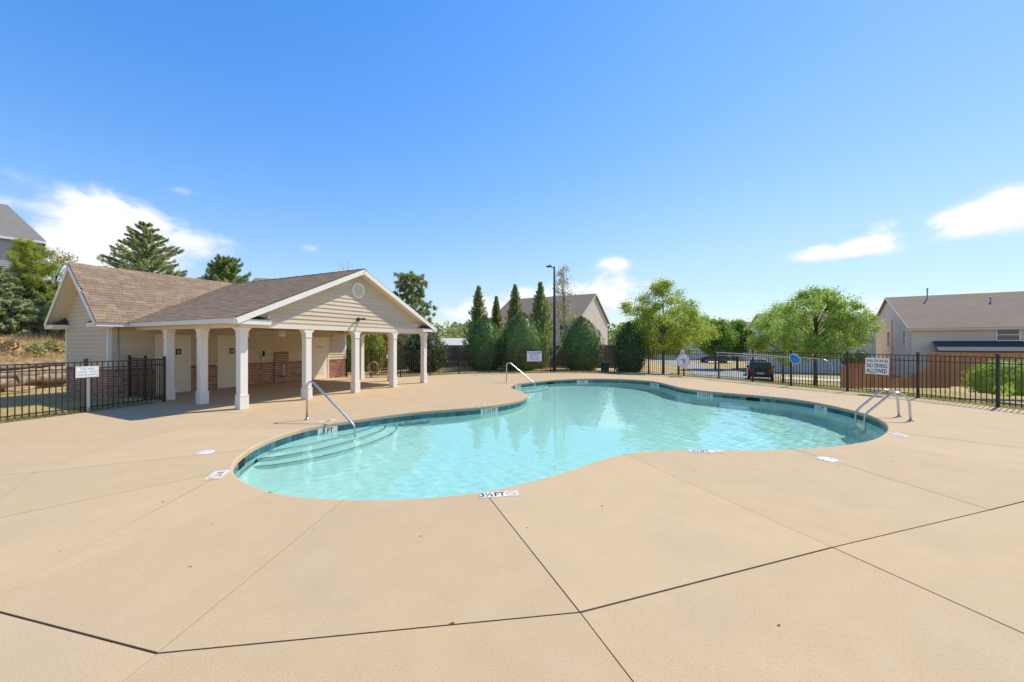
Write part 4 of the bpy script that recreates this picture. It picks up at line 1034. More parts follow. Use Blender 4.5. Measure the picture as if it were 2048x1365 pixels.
# ------------------------------------------------------------------ safety gear on the fence
def lifebuoy():
    p = FENCE_POSTS[9]; d = FENCE_POSTS[10] - FENCE_POSTS[8]; n = Vector((d.y, -d.x, 0)).normalized(); n = n if n.dot(-p) > 0 else -n
    rz = math.atan2(n.y, n.x) + math.pi / 2
    r = empty('lifebuoy', (p.x + n.x * .12, p.y + n.y * .12, .86), rz, 'white ring lifebuoy hung with rope on a post of the far fence', 'lifebuoy')
    m = MB(); R, t = .245, .118; n1, n2 = 28, 10; V = []
    for i in range(n1):
        for j in range(n2):
            A = 2 * math.pi * i / n1; B = 2 * math.pi * j / n2; V.append(((R + t * math.cos(B)) * math.cos(A), t * .7 * math.sin(B), (R + t * math.cos(B)) * math.sin(A) - .05))
    m.add(V, [(i * n2 + j, ((i + 1) % n1) * n2 + j, ((i + 1) % n1) * n2 + (j + 1) % n2, i * n2 + (j + 1) % n2) for i in range(n1) for j in range(n2)], True); m.build('ring', M['ring_white'], r)
    rp = MB(); rp.tube([(-.30, -.03, .12), (-.10, -.05, .42), (0, -.05, .55), (.10, -.05, .42), (.30, -.03, .12)], .012, 6); rp.build('rope', M['ring_white'], r)
    c = MB(); V = []
    for k in range(4):
        c.tube([(.115 * math.cos(a) * (1 - .1 * k), -.06 - .02 * k, .45 + .105 * math.sin(a)) for a in np.linspace(0, 2 * math.pi, 18)], .018, 6)
    c.build('rope_coil', M['ring_white'], r)
    b = MB(); b.box(-.02, .03, -.2, .02, .06, .62); b.build('bracket', M['galv'], r)
lifebuoy()
def pole(name, pts_, r_, label, cat='pole'):
    e = empty(name, pts_[0], 0, label, cat); return e, [q - pts_[0] for q in pts_]
def rescue_gear():
    A, B, C, D = FENCE_POSTS[10], FENCE_POSTS[11], FENCE_POSTS[12], FENCE_POSTS[13]
    def on(P, Q, t, z, o=.11):
        d = Q - P; n = Vector((d.y, -d.x, 0)).normalized(); n = n if n.dot(-P) > 0 else -n; v = P.lerp(Q, t) + n * o; v.z = z; return v
    s = on(A, B, -.04, 1.34); e_ = on(C, D, .56, 1.19); mid = on(B, C, .5, 1.28, .03)
    e, q = pole('rescue_hook', [s, e_], 0, 'long pale aluminium shepherd hook pole laid along the top of the fence', 'rescue pole')
    dv = (q[1] - q[0]).normalized(); sd_ = dv.cross(Vector((0, 0, 1))).normalized()
    MB().tube([q[0], q[0].lerp(q[1], .5), q[1]], .021, 10).build('shaft', M['sidewalk'], e)
    hk = [q[1], q[1] + dv * .18 + Vector((0, 0, -.02)), q[1] + dv * .36 + Vector((0, 0, -.12)), q[1] + dv * .46 + Vector((0, 0, -.28)), q[1] + dv * .46 + Vector((0, 0, -.46)), q[1] + dv * .36 + Vector((0, 0, -.60))]
    MB().tube(hk, .013, 8).build('hook', M['steel'], e)
    s2 = on(A, B, .05, 1.20); e2 = on(B, C, 1.02, 1.18)
    e, q = pole('leaf_net', [s2, e2], 0, 'blue leaf skimmer net on a thin pole along the fence', 'pool net')
    MB().tube([q[0], q[1]], .017, 8).build('shaft', M['sidewalk'], e)
    dv = (q[1] - q[0]).normalized(); up = Vector((0, 0, 1)); fr = [(-.02, .10), (.0, .15), (.16, .16), (.33, .08), (.42, -.05), (.40, -.16), (.26, -.235), (.10, -.20), (.0, -.06)]
    P3 = [q[1] + dv * x + up * z for x, z in fr]; MB().tube(P3 + [P3[0]], .013, 6).build('rim', M['ring_white'], e)
    nb = MB(); c = q[1] + dv * .2 + up * -.03; bk = dv.cross(up).normalized() * .05
    nb.add(P3 + [c + bk], [(k, (k + 1) % len(P3), len(P3)) for k in range(len(P3))]); nb.build('net', M['blue_net'], e)
    for k, (P, Q, t) in enumerate(((A, B, 0.0), (B, C, 0.0), (A, B, .79))):
        v = on(P, Q, t, 1.1, .06); o = MB().box(-.012, -.06, 0, .012, .05, .26).build('pole_bracket', M['galv'], None, v, (0, 0, math.atan2((Q - P).y, (Q - P).x)))
        tag(o, ['grey bracket at the tail end of the rescue pole', 'grey bracket holding the rescue poles above the parked black car', 'grey bracket between two posts under the rescue poles'][k], 'bracket', 'brackets for the rescue poles')
rescue_gear()
def hose():
    p = UV(UW1 + .05, VW - .02).lerp(FENCE_POSTS[0], .50) + Vector((.05, -.12, .55)); r = empty('hose_coil', p, 0, 'coiled tan garden hose hung on the fence beyond the pavilion', 'hose')
    m = MB(); rg = random.Random(4)
    for k in range(5):
        w = .20 + .03 * k; m.tube([(w * math.cos(t) + .02 * rg.random(), -.02 * k + .02 * math.sin(3 * t), .30 * math.sin(t) - .02 * k) for t in np.linspace(0, 2 * math.pi, 22)], .016, 6)
    pts_ = [Vector((rg.uniform(-.28, .3), rg.uniform(-.1, .05), z)) for z in np.linspace(-.25, -.50, 16)]
    m.tube(pts_, .014, 6); m.build('coil', M['hose'], r)
hose()

# ------------------------------------------------------------------ street lamp, utility box
def lamp():
    p = G(1109, 744); p.y = 24.75; p.x = (1109 - CX) / FPX * p.y; p.z = -.06
    r = empty('street_lamp', p, 0, 'tall black lamp post with one flat lamp head behind the pool fence', 'street lamp')
    MB().lathe([(.115, 0), (.115, .5), (.10, .55), (.068, 6.75), (.0, 6.78)], 14).build('pole', M['black_metal'], r)
    MB().tube([(0, 0, 6.62), (-.12, -.02, 6.70), (-.25, -.03, 6.74)], .03, 8).build('arm', M['black_metal'], r)
    MB().prism([(-.52, -.14), (-.18, -.09), (-.18, .09), (-.52, .12)], 6.72, 6.80).build('lamp_head', M['black_metal'], r, bevel=.02)
    MB().lathe([(.03, 6.80), (.035, 6.90), (0, 6.91)], 10, Matrix.Translation((-.30, 0, 0))).build('photocell', M['black_metal'], r)
lamp()
ub = G(1210, 740); ub = Vector(((1210 - CX) / FPX * 26.2, 26.2, -.1))
r = empty('utility_box', ub, rad(10), 'dark green utility cabinet between two holly bushes', 'utility box')
MB().box(-.21, -.21, 0, .21, .21, .56).build('cabinet', M['green_box'], r, bevel=.03)
MB().prism([(-.225, -.225), (.225, -.225), (.225, .225), (-.225, .225)], .562, .61).build('lid', M['green_box'], r, bevel=.02)

# ------------------------------------------------------------------ wooden fences
def wood_fence(name, path, tops, label, mat, bw=.14, th=.02, dog=False):
    """path: polyline of base points; tops(s) height of the board at distance s"""
    r = empty(name, path[0], 0, label, 'fence'); p0 = Vector(path[0]); s0 = 0.0
    for a, b in zip(path, path[1:]):
        a, b = Vector(a), Vector(b); d = b - a; L_ = d.length; rz = math.atan2(d.y, d.x); n = max(1, int(L_ / bw))
        for k in range(n):
            x = (k + .5) * bw; q = a + d * (x / L_); h0 = tops(s0 + k * bw); h1 = tops(s0 + (k + 1) * bw); w = bw / 2 - .004; m = MB()
            if dog: poly = [(-w, 0), (w, 0), (w, h0 - .035), (w - .03, h0), (-w + .03, h0), (-w, h0 - .035)]
            else: poly = [(-w, 0), (w, 0), (w, h1), (-w, h0)]
            m.prism(poly, -th / 2 + random.uniform(-.003, .003), th / 2, Matrix.Rotation(math.pi / 2, 4, 'X')); m.build('board', M[mat], r, q - p0, (0, 0, rz))
        for z in (.25, .7): MB().box(0, .014, z, L_, .05, z + .08).build('rail', M[mat], r, a - p0, (0, 0, rz))
        s0 += L_
    return r
zb = -.5
P0 = G(1681, 776, zb); P1 = G(1906, 777, zb); P2 = Vector((P1.x + 5.5, P1.y - .5, zb)); 
LW_ = (P1 - P0).length
xs_ = [1681, 1700, 1725, 1760, 1790, 1810, 1830, 1850, 1868, 1880, 1890, 1906]; ys_ = [733, 737, 744, 753, 757.5, 755, 748, 736, 722, 714, 710, 708.5]
ss = [(x - 1681) / 225 * LW_ for x in xs_]; hh = [(777 - y) / FPX * P0.y for y in ys_]
hh = [max(.3, (776.5 - y) / FPX * (P0.y + (P1.y - P0.y) * (x - 1681) / 225)) for x, y in zip(xs_, ys_)]
wood_fence('wooden_fence', [P0, P1], lambda s: float(np.interp(s, ss, hh)), 'orange stained board fence with a scooped top before the tan house', 'wood')
wood_fence('wooden_fence', [P1 + Vector((-.3, .9, 0)), P2 + Vector((0, .9, 0)), P2 + Vector((8, .5, 0))], lambda s: 1.80, 'tall orange board fence with clipped tops behind the bright bush', 'wood', dog=True)
wood_fence('wooden_fence', [P0 + Vector((2.15, 2.2, -.1)), P0 + Vector((4.6, 2.0, -.1))], lambda s: 1.22, 'low red brown fence section under the small round topiary shrubs', 'wood', dog=True)
wood_fence('privacy_fence', [Vector((-7, 31.5, -.2)), Vector((10.4, 31.0, -.2))], lambda s: 1.86, 'weathered dark board fence behind the row of holly bushes', 'wood_grey', dog=True)

# ------------------------------------------------------------------ houses
def house(origin, rz, L_, W_, z0, ze, rise, siding, roof, label, name='house', hip=0.0, oh=.35, windows=(), gwin=(), cat='house', trim='window_white', step=.13, pipes=(), downs=()):
    r = empty(name, (origin[0], origin[1], z0), rz, label, cat); H = ze - z0; hr = H + rise
    MB().box(.02, .02, 0, L_ - .02, W_ - .02, H).build('wall', M[siding], r)
    sl = rise / (W_ / 2)
    def sawtooth(nm, ax, spanf, z1):
        m = MB(); z = 0.0
        while z < z1 - .01:
            h = min(step, z1 - z); s0 = spanf(z); s1 = spanf(z + h)
            if s0 and s1: m.add([ax(s0[0], .024, z), ax(s0[1], .024, z), ax(s1[1], .003, z + h), ax(s1[0], .003, z + h), ax(s0[0], 0, z), ax(s0[1], 0, z)], [(0, 1, 2, 3), (4, 5, 1, 0)])
            z += step
        tag(m.build(nm, M[siding], r), kind='stuff')
    sawtooth('siding', lambda s, o, z: (s, -o, z), lambda z: (0, L_), H)
    sp = lambda z: (0, W_) if z <= H else ((z - H) / sl, W_ - (z - H) / sl) if z < hr - .02 else (W_ / 2 - .005, W_ / 2 + .005)
    top = hr if not hip else H
    sawtooth('siding', lambda s, o, z: (-o, W_ - s, z), sp, top); sawtooth('siding', lambda s, o, z: (L_ + o, s, z), sp, top)
    if not hip:
        for x in (.03, L_ - .03): MB().add([(x, 0, H), (x, W_, H), (x, W_ / 2, hr - .02)], [(0, 1, 2)]).build('gable', M[siding], r)
    rf = MB(); e = oh; ze_ = H - sl * e; x0, x1 = -e * .6, L_ + e * .6; rx0, rx1 = (x0 + hip, x1 - hip) if hip else (x0, x1)
    A = [(x0, -e, ze_), (x1, -e, ze_), (rx1, W_ / 2, hr), (rx0, W_ / 2, hr)]; B = [(x1, W_ + e, ze_), (x0, W_ + e, ze_), (rx0, W_ / 2, hr), (rx1, W_ / 2, hr)]
    for Q in (A, B) + (([(x1, -e, ze_), (x1, W_ + e, ze_), (rx1, W_ / 2, hr)], [(x0, W_ + e, ze_), (x0, -e, ze_), (rx0, W_ / 2, hr)]) if hip else ()):
        k = len(Q); rf.add([(x, y, z + .10) for x, y, z in Q] + [(x, y, z + .02) for x, y, z in Q], [tuple(range(k)), tuple(range(2 * k - 1, k - 1, -1))] + [(i, k + i, k + (i + 1) % k, (i + 1) % k) for i in range(k)])
    ro = rf.build('roof', M[roof], r)
    for y in (-e - .06, W_ + e + .01): MB().box(x0, y, ze_ - .10, x1, y + .05, ze_ + .07).build('gutter', M[trim], ro)
    if not hip:
        for x in (x0 - .03, x1 + .01):
            for s in (0, 1):
                y0_, y1_ = (-e, W_ / 2) if s == 0 else (W_ + e, W_ / 2)
                MB().add([(x, y0_, ze_ - .08), (x, y1_, hr - .08), (x, y1_, hr + .09), (x, y0_, ze_ + .09), (x + .02, y0_, ze_ - .08), (x + .02, y1_, hr - .08), (x + .02, y1_, hr + .09), (x + .02, y0_, ze_ + .09)], [(0, 1, 2, 3), (7, 6, 5, 4), (0, 4, 5, 1), (3, 2, 6, 7), (0, 3, 7, 4), (1, 5, 6, 2)]).build('rake_board', M[trim], ro)
    def window(T, w, h):
        def box(m, a, b, c, d, e_, f): return m.box(a, b, c, d, e_, f, T)
        o = MB(); t = .07
        box(o, -w / 2 - t, -.07, -t, -w / 2, .0, h + t); box(o, w / 2, -.07, -t, w / 2 + t, 0, h + t); box(o, -w / 2, -.069, -t, w / 2, 0, 0); box(o, -w / 2, -.069, h, w / 2, 0, h + t); box(o, -w / 2, -.055, h / 2 - .03, w / 2, 0, h / 2 + .03)
        wo = o.build('window', M['window_white'], r); g = MB(); box(g, -w / 2, -.04, 0, w / 2, -.028, h / 2 - .03); g.build('pane', M['glass'], wo); g = MB(); box(g, -w / 2, -.04, h / 2 + .03, w / 2, -.028, h); g.build('pane', M['glass'], wo)
    for x, z, w, h in windows: window(Matrix.Translation((x, 0, z - z0)), w, h)
    for end, y, z, w, h in gwin:
        window(Matrix.Translation((0, y, z - z0)) @ Matrix.Rotation(-math.pi / 2, 4, 'Z') if end == 0 else Matrix.Translation((L_, y, z - z0)) @ Matrix.Rotation(math.pi / 2, 4, 'Z'), w, h)
    for x, y, h, kind in pipes:
        zr_ = hr - abs(y - W_ / 2) * sl + .08; m = MB(); m.lathe([(.18, -.05), (.10, .04), (.055, .06), (.055, h), (.09, h + .01), (.09, h + .06), (0, h + .09)], 10, Matrix.Translation((x, y, zr_))); m.build('vent_pipe', M['galv'], ro)
    for pts_ in downs: MB().tube(pts_, .04, 6).build('downpipe', M[trim], r)
    return r
def axis_rz(dx, dy): return math.atan2(dy, dx)
xa = Vector((.85, -.527, 0)).normalized(); C = Vector((34.6, 33.6, 0))
rh = house(C[:2], axis_rz(*xa[:2]), 20, 13.3, -3.2, 3.15, 3.2, 'house_tan', 'house_roof', 'two storey tan sided house with brown roof behind the orange board fence',
      windows=[(5.5, 2.05, 1.15, .85)], gwin=[(0, 1.5, 1.5, .75, 1.45), (0, 6.3, 1.5, .75, 1.45)], trim='house_tan', pipes=[(2.6, 5.9, .95, 0), (6.2, 4.6, .4, 0)],
      downs=[[(-.06, 5.2, 7.3), (-.06, 5.2, .5)], [(-.05, 13.2, 6.2), (-.05, 13.2, 4.9), (-.05, 12.4, 4.3)]])
# lean-to porch roof on the long side
lt = MB(); lt.add([(1.3, -.04, 5.18), (6.2, -.04, 5.18), (6.6, -2.4, 4.42), (1.0, -2.4, 4.42), (1.3, -.04, 5.08), (6.2, -.04, 5.08), (6.6, -2.4, 4.30), (1.0, -2.4, 4.30)], [(0, 3, 2, 1), (4, 5, 6, 7), (0, 4, 7, 3), (3, 7, 6, 2), (2, 6, 5, 1)]); lt.build('porch_roof', M['roof_black'], rh)
MB().box(1.3, -2.2, 0, 6.3, -.03, 4.27).build('porch_wall', M['house_tan'], rh)
xa = Vector((.857, -.515, 0)).normalized(); C = Vector((6.93, 40.0, 0)); Lh = 11.0; og = C - xa * Lh
house(og[:2], axis_rz(*xa[:2]), Lh, 9.6, -.6, 4.45, 2.9, 'house_tan', 'house_roof', 'two storey tan house with brown gable roof behind the lamp post', windows=[(3.0, 2.4, .9, 1.4), (9.3, 2.4, .9, 1.4), (6.2, 2.4, .9, 1.4), (9.2, .2, 1.2, 1.4)], gwin=[(1, 6.4, 2.0, .5, 1.3)], trim='house_tan', hip=0, pipes=[(8.8, 2.6, .35, 0), (1.6, 2.5, .3, 0)])
xa = Vector((.62, .785, 0)).normalized(); C = at(84, 478, 27.0); Lh = 14.0; og = C - xa * Lh
house(og[:2], axis_rz(*xa[:2]), Lh, 9.0, 2.0, 9.0, 2.9, 'house_grey', 'house_roof_grey', 'grey sided house with grey roof high on the bank above the pines', hip=1.7, oh=.3, windows=[(9.0, 4.6, 1.0, 1.5)])
house((27.5, 41.5), axis_rz(.93, -.36), 9, 9.0, -2.0, 4.0, 1.2, 'house_pale', 'house_roof', 'pale cream house partly hidden between maple and tan house', windows=[(7.4, 1.4, .95, 1.4)], trim='house_pale')
house((29.0, 74), axis_rz(.98, -.15), 12, 9, -1.5, 3.3, 2.6, 'house_pale', 'house_roof', 'distant tan house behind the two rounded street trees', windows=[(2, 1.0, 1, 1.4), (9, 1.0, 1, 1.4)], trim='house_pale', hip=4.0)
house((42, 70), axis_rz(.98, -.1), 9, 9, -1.5, 3.6, 2.2, 'house_pale', 'house_roof', 'distant house with a dark gable behind the far maple', windows=[(2, .5, 1, 1.4)], trim='house_pale')
house((-9.5, 46), axis_rz(.97, -.22), 8.5, 7, -.5, 1.35, 1.0, 'brick', 'sidewalk', 'low red brick outbuilding with pale roof beyond the board fence', trim='house_pale', oh=.3)
house((-23, 33), axis_rz(.95, .3), 9, 8, .5, 5.9, 2.0, 'house_pale', 'house_roof', 'house whose brown roof peeks between the two trees behind the pavilion', trim='house_pale')

# ------------------------------------------------------------------ vehicles
def tz(x, y): return float(terrain_z(np.array([x]), np.array([y]))[0])
def car(origin, rz, body, label, kind='suv', s=1.0):
    r = empty('parked_car', origin, rz, label, 'car'); r.scale = (s, s, s); L_, W_ = 4.6, 1.85
    Hb, Ht = (1.0, 1.54) if kind == 'suv' else (.92, 1.45)
    Mb = material('car_paint_' + str(len(bpy.data.materials)), body, .28, coat=.6)
    st = [(-2.30, .72, .45, .80), (-2.22, .86, .34, .96), (-1.6, .92, .30, 1.02), (0, .925, .28, 1.0), (1.3, .91, .30, .98), (2.05, .84, .34, .86), (2.28, .66, .42, .70)]   # rear at -x
    m = MB(); V = []
    for x, w, zb_, zt_ in st: V += [(x, -w, zb_), (x, -w * 1.0, (zb_ + zt_) / 2), (x, -w * .93, zt_), (x, w * .93, zt_), (x, w, (zb_ + zt_) / 2), (x, w, zb_)]
    n = len(st); m.add(V, [(i * 6 + k, (i + 1) * 6 + k, (i + 1) * 6 + (k + 1) % 6, i * 6 + (k + 1) % 6) for i in range(n - 1) for k in range(6)] + [(5, 4, 3, 2, 1, 0), tuple((n - 1) * 6 + k for k in range(6))], False)
    b = m.build('body', Mb, r, bevel=.04)
    rear, front_ = (-2.12, 1.25) if kind == 'suv' else (-1.95, 1.25)
    tr, tf = (-1.85, .35) if kind == 'suv' else (-1.35, .30)
    g = MB(); V = [(rear, -.80, .98), (front_, -.80, .96), (front_, .80, .96), (rear, .80, .98), (tr, -.64, Ht), (tf, -.62, Ht), (tf, .62, Ht), (tr, .64, Ht)]
    g.add(V, [(4, 5, 6, 7), (0, 1, 5, 4), (2, 3, 7, 6), (1, 2, 6, 5), (3, 0, 4, 7)]); g.build('cabin', Mb, r, bevel=.05)
    def quad(nm, mat, P): MB().add(P, [(0, 1, 2, 3)]).build(nm, mat, r)
    e = .012
    def lerp(a, b_, t): return Vector(a).lerp(Vector(b_), t)
    def inset(a, b_, c, d, k, nv): 
        cc = (Vector(a) + Vector(b_) + Vector(c) + Vector(d)) / 4; return [Vector(p).lerp(cc, k) + Vector(nv) * e for p in (a, b_, c, d)]
    quad('rear_window', M['glass'], inset(V[3], V[0], V[4], V[7], .14, (-1.6, 0, .5))); quad('windscreen', M['glass'], inset(V[1], V[2], V[6], V[5], .10, (1.4, 0, 1)))
    quad('side_window', M['glass'], inset(V[0], V[1], V[5], V[4], .16, (0, -1.6, .4))); quad('side_window', M['glass'], inset(V[2], V[3], V[7], V[6], .16, (0, 1.6, .4)))
    for x in (-1.4, 1.4):
        for y in (-1, 1):
            T = Matrix.Translation((x, y * .80, .345)) @ Matrix.Rotation(math.pi / 2, 4, 'X')
            w = MB().lathe([(.20, -.11), (.34, -.10), (.345, -.05), (.345, .05), (.34, .10), (.20, .11)], 22, T).build('tyre', M['rubber'], r); MB().lathe([(.0, -.125), (.20, -.112), (.205, .112), (0, .125)], 16, T).build('rim', M['galv'], w)
    tl = material('tail_light', (.45, .015, .012), .2) if 'tail_light' not in bpy.data.materials else bpy.data.materials['tail_light']
    for y in (-1, 1):
        MB().box(-2.315, y * .70 - .14, .74, -2.16, y * .70 + .14, .98).build('tail_light', tl, r, bevel=.02); MB().box(2.10, y * .62 - .16, .62, 2.285, y * .62 + .16, .76).build('headlight', M['marker'], r, bevel=.02)
        MB().box(.75, y * .93 - .10, .98, .95, y * .93 + .10, 1.12).build('mirror', Mb, r, bevel=.03)
    MB().box(-2.335, -.26, .60, -2.305, .26, .72).build('number_plate', M['marker'], r); MB().box(-2.36, -.84, .36, -2.22, .84, .55).build('bumper', M['rubber'], r, bevel=.03)
    return r
car((19.55, 30.5, tz(18.5, 28.8) + .03), rad(57.5), (.012, .012, .014), 'black car seen from behind, parked on the grey road behind the fence', s=.94)
car((23.2, 36.5, tz(23.2, 36.5) + .03), rad(58), (.62, .62, .62), 'white car with red rear lights parked beyond the black car')
car((32.0, 61.5, tz(32, 61.5) + .04), rad(172), (.012, .015, .03), 'black sedan parked side-on in the far driveway', 'sedan')
# ------------------------------------------------------------------ logs and rocks on the bank
def log(p, q, r0, r1, label, seed):
    p, q = Vector(p), Vector(q); e = empty('tree_log', p, 0, label, 'log', 'logs stacked as a retaining wall'); rg = random.Random(seed); n = 14
    pts_ = []; rs = []
    for k in range(n + 1):
        t = k / n; v = (q - p) * t; v.z += .05 * math.sin(t * 3 + seed); v.x += .04 * math.sin(t * 4 + seed * 2); pts_.append(v); rs.append(r0 + (r1 - r0) * t + rg.uniform(-.018, .018))
    o = MB().tube(pts_, rs, 14, cap=False).build('bark', M['log'], e)
    for v in o.data.vertices: v.co += Vector(v.normal) * .05 * mnoise.noise(Vector(v.co) * 4 + Vector((seed, 0, 0)))
    for i, (c, d) in enumerate(((pts_[0], pts_[0] - pts_[1]), (pts_[-1], pts_[-1] - pts_[-2]))):
        T = Matrix.Translation(c + d.normalized() * .006) @ d.to_track_quat('Z', 'Y').to_matrix().to_4x4(); MB().lathe([(rs[0 if i == 0 else -1] * 1.0, -.01), (rs[0 if i == 0 else -1] * .97, .004), (0, .006)], 14, T).build('cut_end', M['log_end'], e)
X0 = -19.75
log((X0 + .05, 12.2, .28), (X0, 15.6, .27), .23, .20, 'thick lowest log of the pile at the photo edge', 1)
log((X0, 15.4, .30), (X0 + .05, 19.4, .36), .21, .19, 'lowest log of the pile running up to the brick wall', 2)
log((X0 - .1, 12.6, .62), (X0 - .05, 17.0, .60), .17, .15, 'middle log of the pile lying on the two lowest logs', 3)
log((X0 - .1, 16.6, .64), (X0 - .05, 20.2, .74), .17, .16, 'middle log of the pile behind the surveillance sign', 4)
log((X0 - .30, 14.9, .92), (X0 - .25, 17.9, .88), .17, .14, 'dark topmost log of the pile below the dry grass', 5)
log((X0 - .30, 11.6, .93), (X0 - .3, 14.4, .90), .14, .13, 'short topmost log of the pile at the photo edge', 6)
log((X0 - .35, 17.6, .95), (X0 - .3, 20.6, .98), .15, .13, 'upper log of the pile next to the tan siding', 7)
def rock(p, s, seed, label):
    bm = bmesh.new(); bmesh.ops.create_icosphere(bm, subdivisions=3, radius=1)
    for v in bm.verts:
        k = 1 + .35 * mnoise.noise(v.co * 1.3 + Vector((seed, 0, 0))) + .12 * mnoise.noise(v.co * 4 + Vector((seed, 3, 0))); v.co = Vector((v.co.x * s[0] * k, v.co.y * s[1] * k, v.co.z * s[2] * k))
    me = bpy.data.meshes.new('clay_rock'); bm.to_mesh(me); bm.free(); me.materials.append(M['stone']); tag(link('clay_rock', me, None, p), label, 'rock', 'clay lumps below the log pile')
rock((-19.1, 13.6, .05), (.25, .35, .10), 1, 'red clay lump under the logs at the photo edge')
rock((-19.0, 15.0, .04), (.22, .5, .10), 5, 'long red clay lump under the middle of the log pile')
rock((-18.9, 17.0, .04), (.22, .6, .10), 9, 'pale clay lump under the logs beside the brick wall')

# ------------------------------------------------------------------ vegetation
def leaf_mesh(name, C, A, N_, l, w, mat):
    """rhombic leaves: centre C, axis A, facing N_"""
    A = A / np.maximum(np.linalg.norm(A, axis=1), 1e-6)[:, None]; S = np.cross(N_, A); S /= np.maximum(np.linalg.norm(S, axis=1), 1e-6)[:, None]
    l = l[:, None]; w = w[:, None]; Nn = np.cross(A, S)
    V = np.empty((len(C) * 4, 3)); V[0::4] = C - A * l * .5; V[1::4] = C + S * w * .5 + Nn * w * .12; V[2::4] = C + A * l * .5; V[3::4] = C - S * w * .5 + Nn * w * .12
    return fast_mesh(name, V, np.arange(len(C) * 4).reshape(-1, 4), mat)
def rdir(rg, n): v = rg.normal(size=(n, 3)); return v / np.linalg.norm(v, axis=1)[:, None]
def broadleaf(base, H, R, lo, mat, label, seed, nc=70, nl=120, ls=.11, tr=.09, cl=.36, bark='bark', shape=1.0, lean=(0, 0), name='maple_tree', group=None, flat=.0, shell=.45, fork=.30):
    rg = np.random.RandomState(seed); r = empty(name, base, 0, label, 'tree', group)
    th = rg.uniform(0, 2 * math.pi, nc); t = rg.beta(1.3, 1.3, nc); t = np.clip(t, .03, .98)
    prof = np.sin(np.pi * np.clip(t, 0, 1) ** shape) ** .62
    lob = 1 + .22 * np.sin(th * 3 + seed) + .14 * np.sin(th * 5 + seed * 2)
    rr = R * prof * lob * (shell + (1 - shell) * rg.uniform(0, 1, nc) ** .5)
    Cc = np.c_[rr * np.cos(th) + lean[0] * t, rr * np.sin(th) + lean[1] * t, lo + (H - lo) * t]
    m = MB(); top = Vector((lean[0] * .8, lean[1] * .8, lo + (H - lo) * .8)); fk = Vector((0, 0, lo * .75 + fork))
    m.tube([(0, 0, -.15), (0, 0, .02), (.02, .01, lo * .4), fk, fk.lerp(top, .5) + Vector((.08, -.05, 0)), top], [tr * 1.5, tr * 1.15, tr, tr * .85, tr * .5, tr * .12], 9)
    for c in Cc[:: max(1, nc // 34)]:
        c = Vector(c); s = fk.lerp(top, max(0, min(.8, (c.z - lo) / (H - lo) * .75 - .08))); mid = s.lerp(c, .5) + Vector((0, 0, .12 * (c - s).length))
        m.tube([s, mid, c], [tr * .34, tr * .2, tr * .05], 5, cap=False)
    m.build('trunk', M[bark], r)
    k = np.repeat(np.arange(nc), nl); sz = cl * rg.uniform(.65, 1.25, nc)
    P = Cc[k] + rg.normal(size=(len(k), 3)) * (sz[k] * .55)[:, None] * np.array((1, 1, .8))
    A = rdir(rg, len(k)); A[:, 2] -= .3; Nn = rdir(rg, len(k)) + np.array((0, 0, .7)); sc_ = rg.uniform(.6, 1.25, len(k)) * ls
    link('crown', leaf_mesh('crown', P, A, Nn, sc_, sc_ * .75, LF[mat]), r)
    return r
def shrub(base, H, R, mat, label, seed, n=5200, ls=.10, prof=None, name='holly_shrub', group=None, core='holly', cat='shrub', lump=.10):
    rg = np.random.RandomState(seed); r = empty(name, base, rg.uniform(0, 6), label, cat, group)
    prof = prof or (lambda t: np.sin(np.pi * np.clip(.16 + t * .84, 0, 1)) ** .7)
    t = rg.uniform(0, 1, n) ** .9; th = rg.uniform(0, 2 * math.pi, n)
    def rad_(t, th): return R * prof(t) * (1 + lump * np.sin(th * 4 + 7 * t + seed) * np.sin(9 * t + th * 2) + lump * .8 * np.sin(th * 7 - 13 * t + seed) + lump * .5 * np.sin(th * 11 + 23 * t))
    f = 1 - np.abs(rg.normal(0, .11, n)); f = np.where(rg.uniform(size=n) < .08, 1 + rg.uniform(0, .10, n), f); rr = rad_(t, th) * f
    P = np.c_[rr * np.cos(th), rr * np.sin(th), t * H + rg.normal(0, .03, n)]
    outd = np.c_[np.cos(th), np.sin(th), np.full(n, .45)]; A = rdir(rg, n) * .8 + outd * .5; A[:, 2] += .15; Nn = outd + rdir(rg, n) * .8
    s = ls * rg.uniform(.6, 1.3, n); link('crown', leaf_mesh('crown', P, A, Nn, s, s * .55, LF[mat]), r)
    m = MB(); nt, nh = 14, 20; V = []
    for i in range(nt + 1):
        tt = i / nt
        for j in range(nh): a = 2 * math.pi * j / nh; q = float(rad_(np.array(tt), np.array(a))) * .80; V.append((q * math.cos(a), q * math.sin(a), tt * H * .96))
    m.add(V, [(i * nh + j, i * nh + (j + 1) % nh, (i + 1) * nh + (j + 1) % nh, (i + 1) * nh + j) for i in range(nt) for j in range(nh)], True); m.build('inner_foliage', LF[core], r)
    MB().tube([(0, 0, -.1), (0, 0, H * .5)], [.06, .03], 8).build('trunk', M['bark'], r)
    return r
SP = lambda t: np.clip(1 - t, 0, 1) ** .72 * (.72 + .28 * np.minimum(1, t * 6))
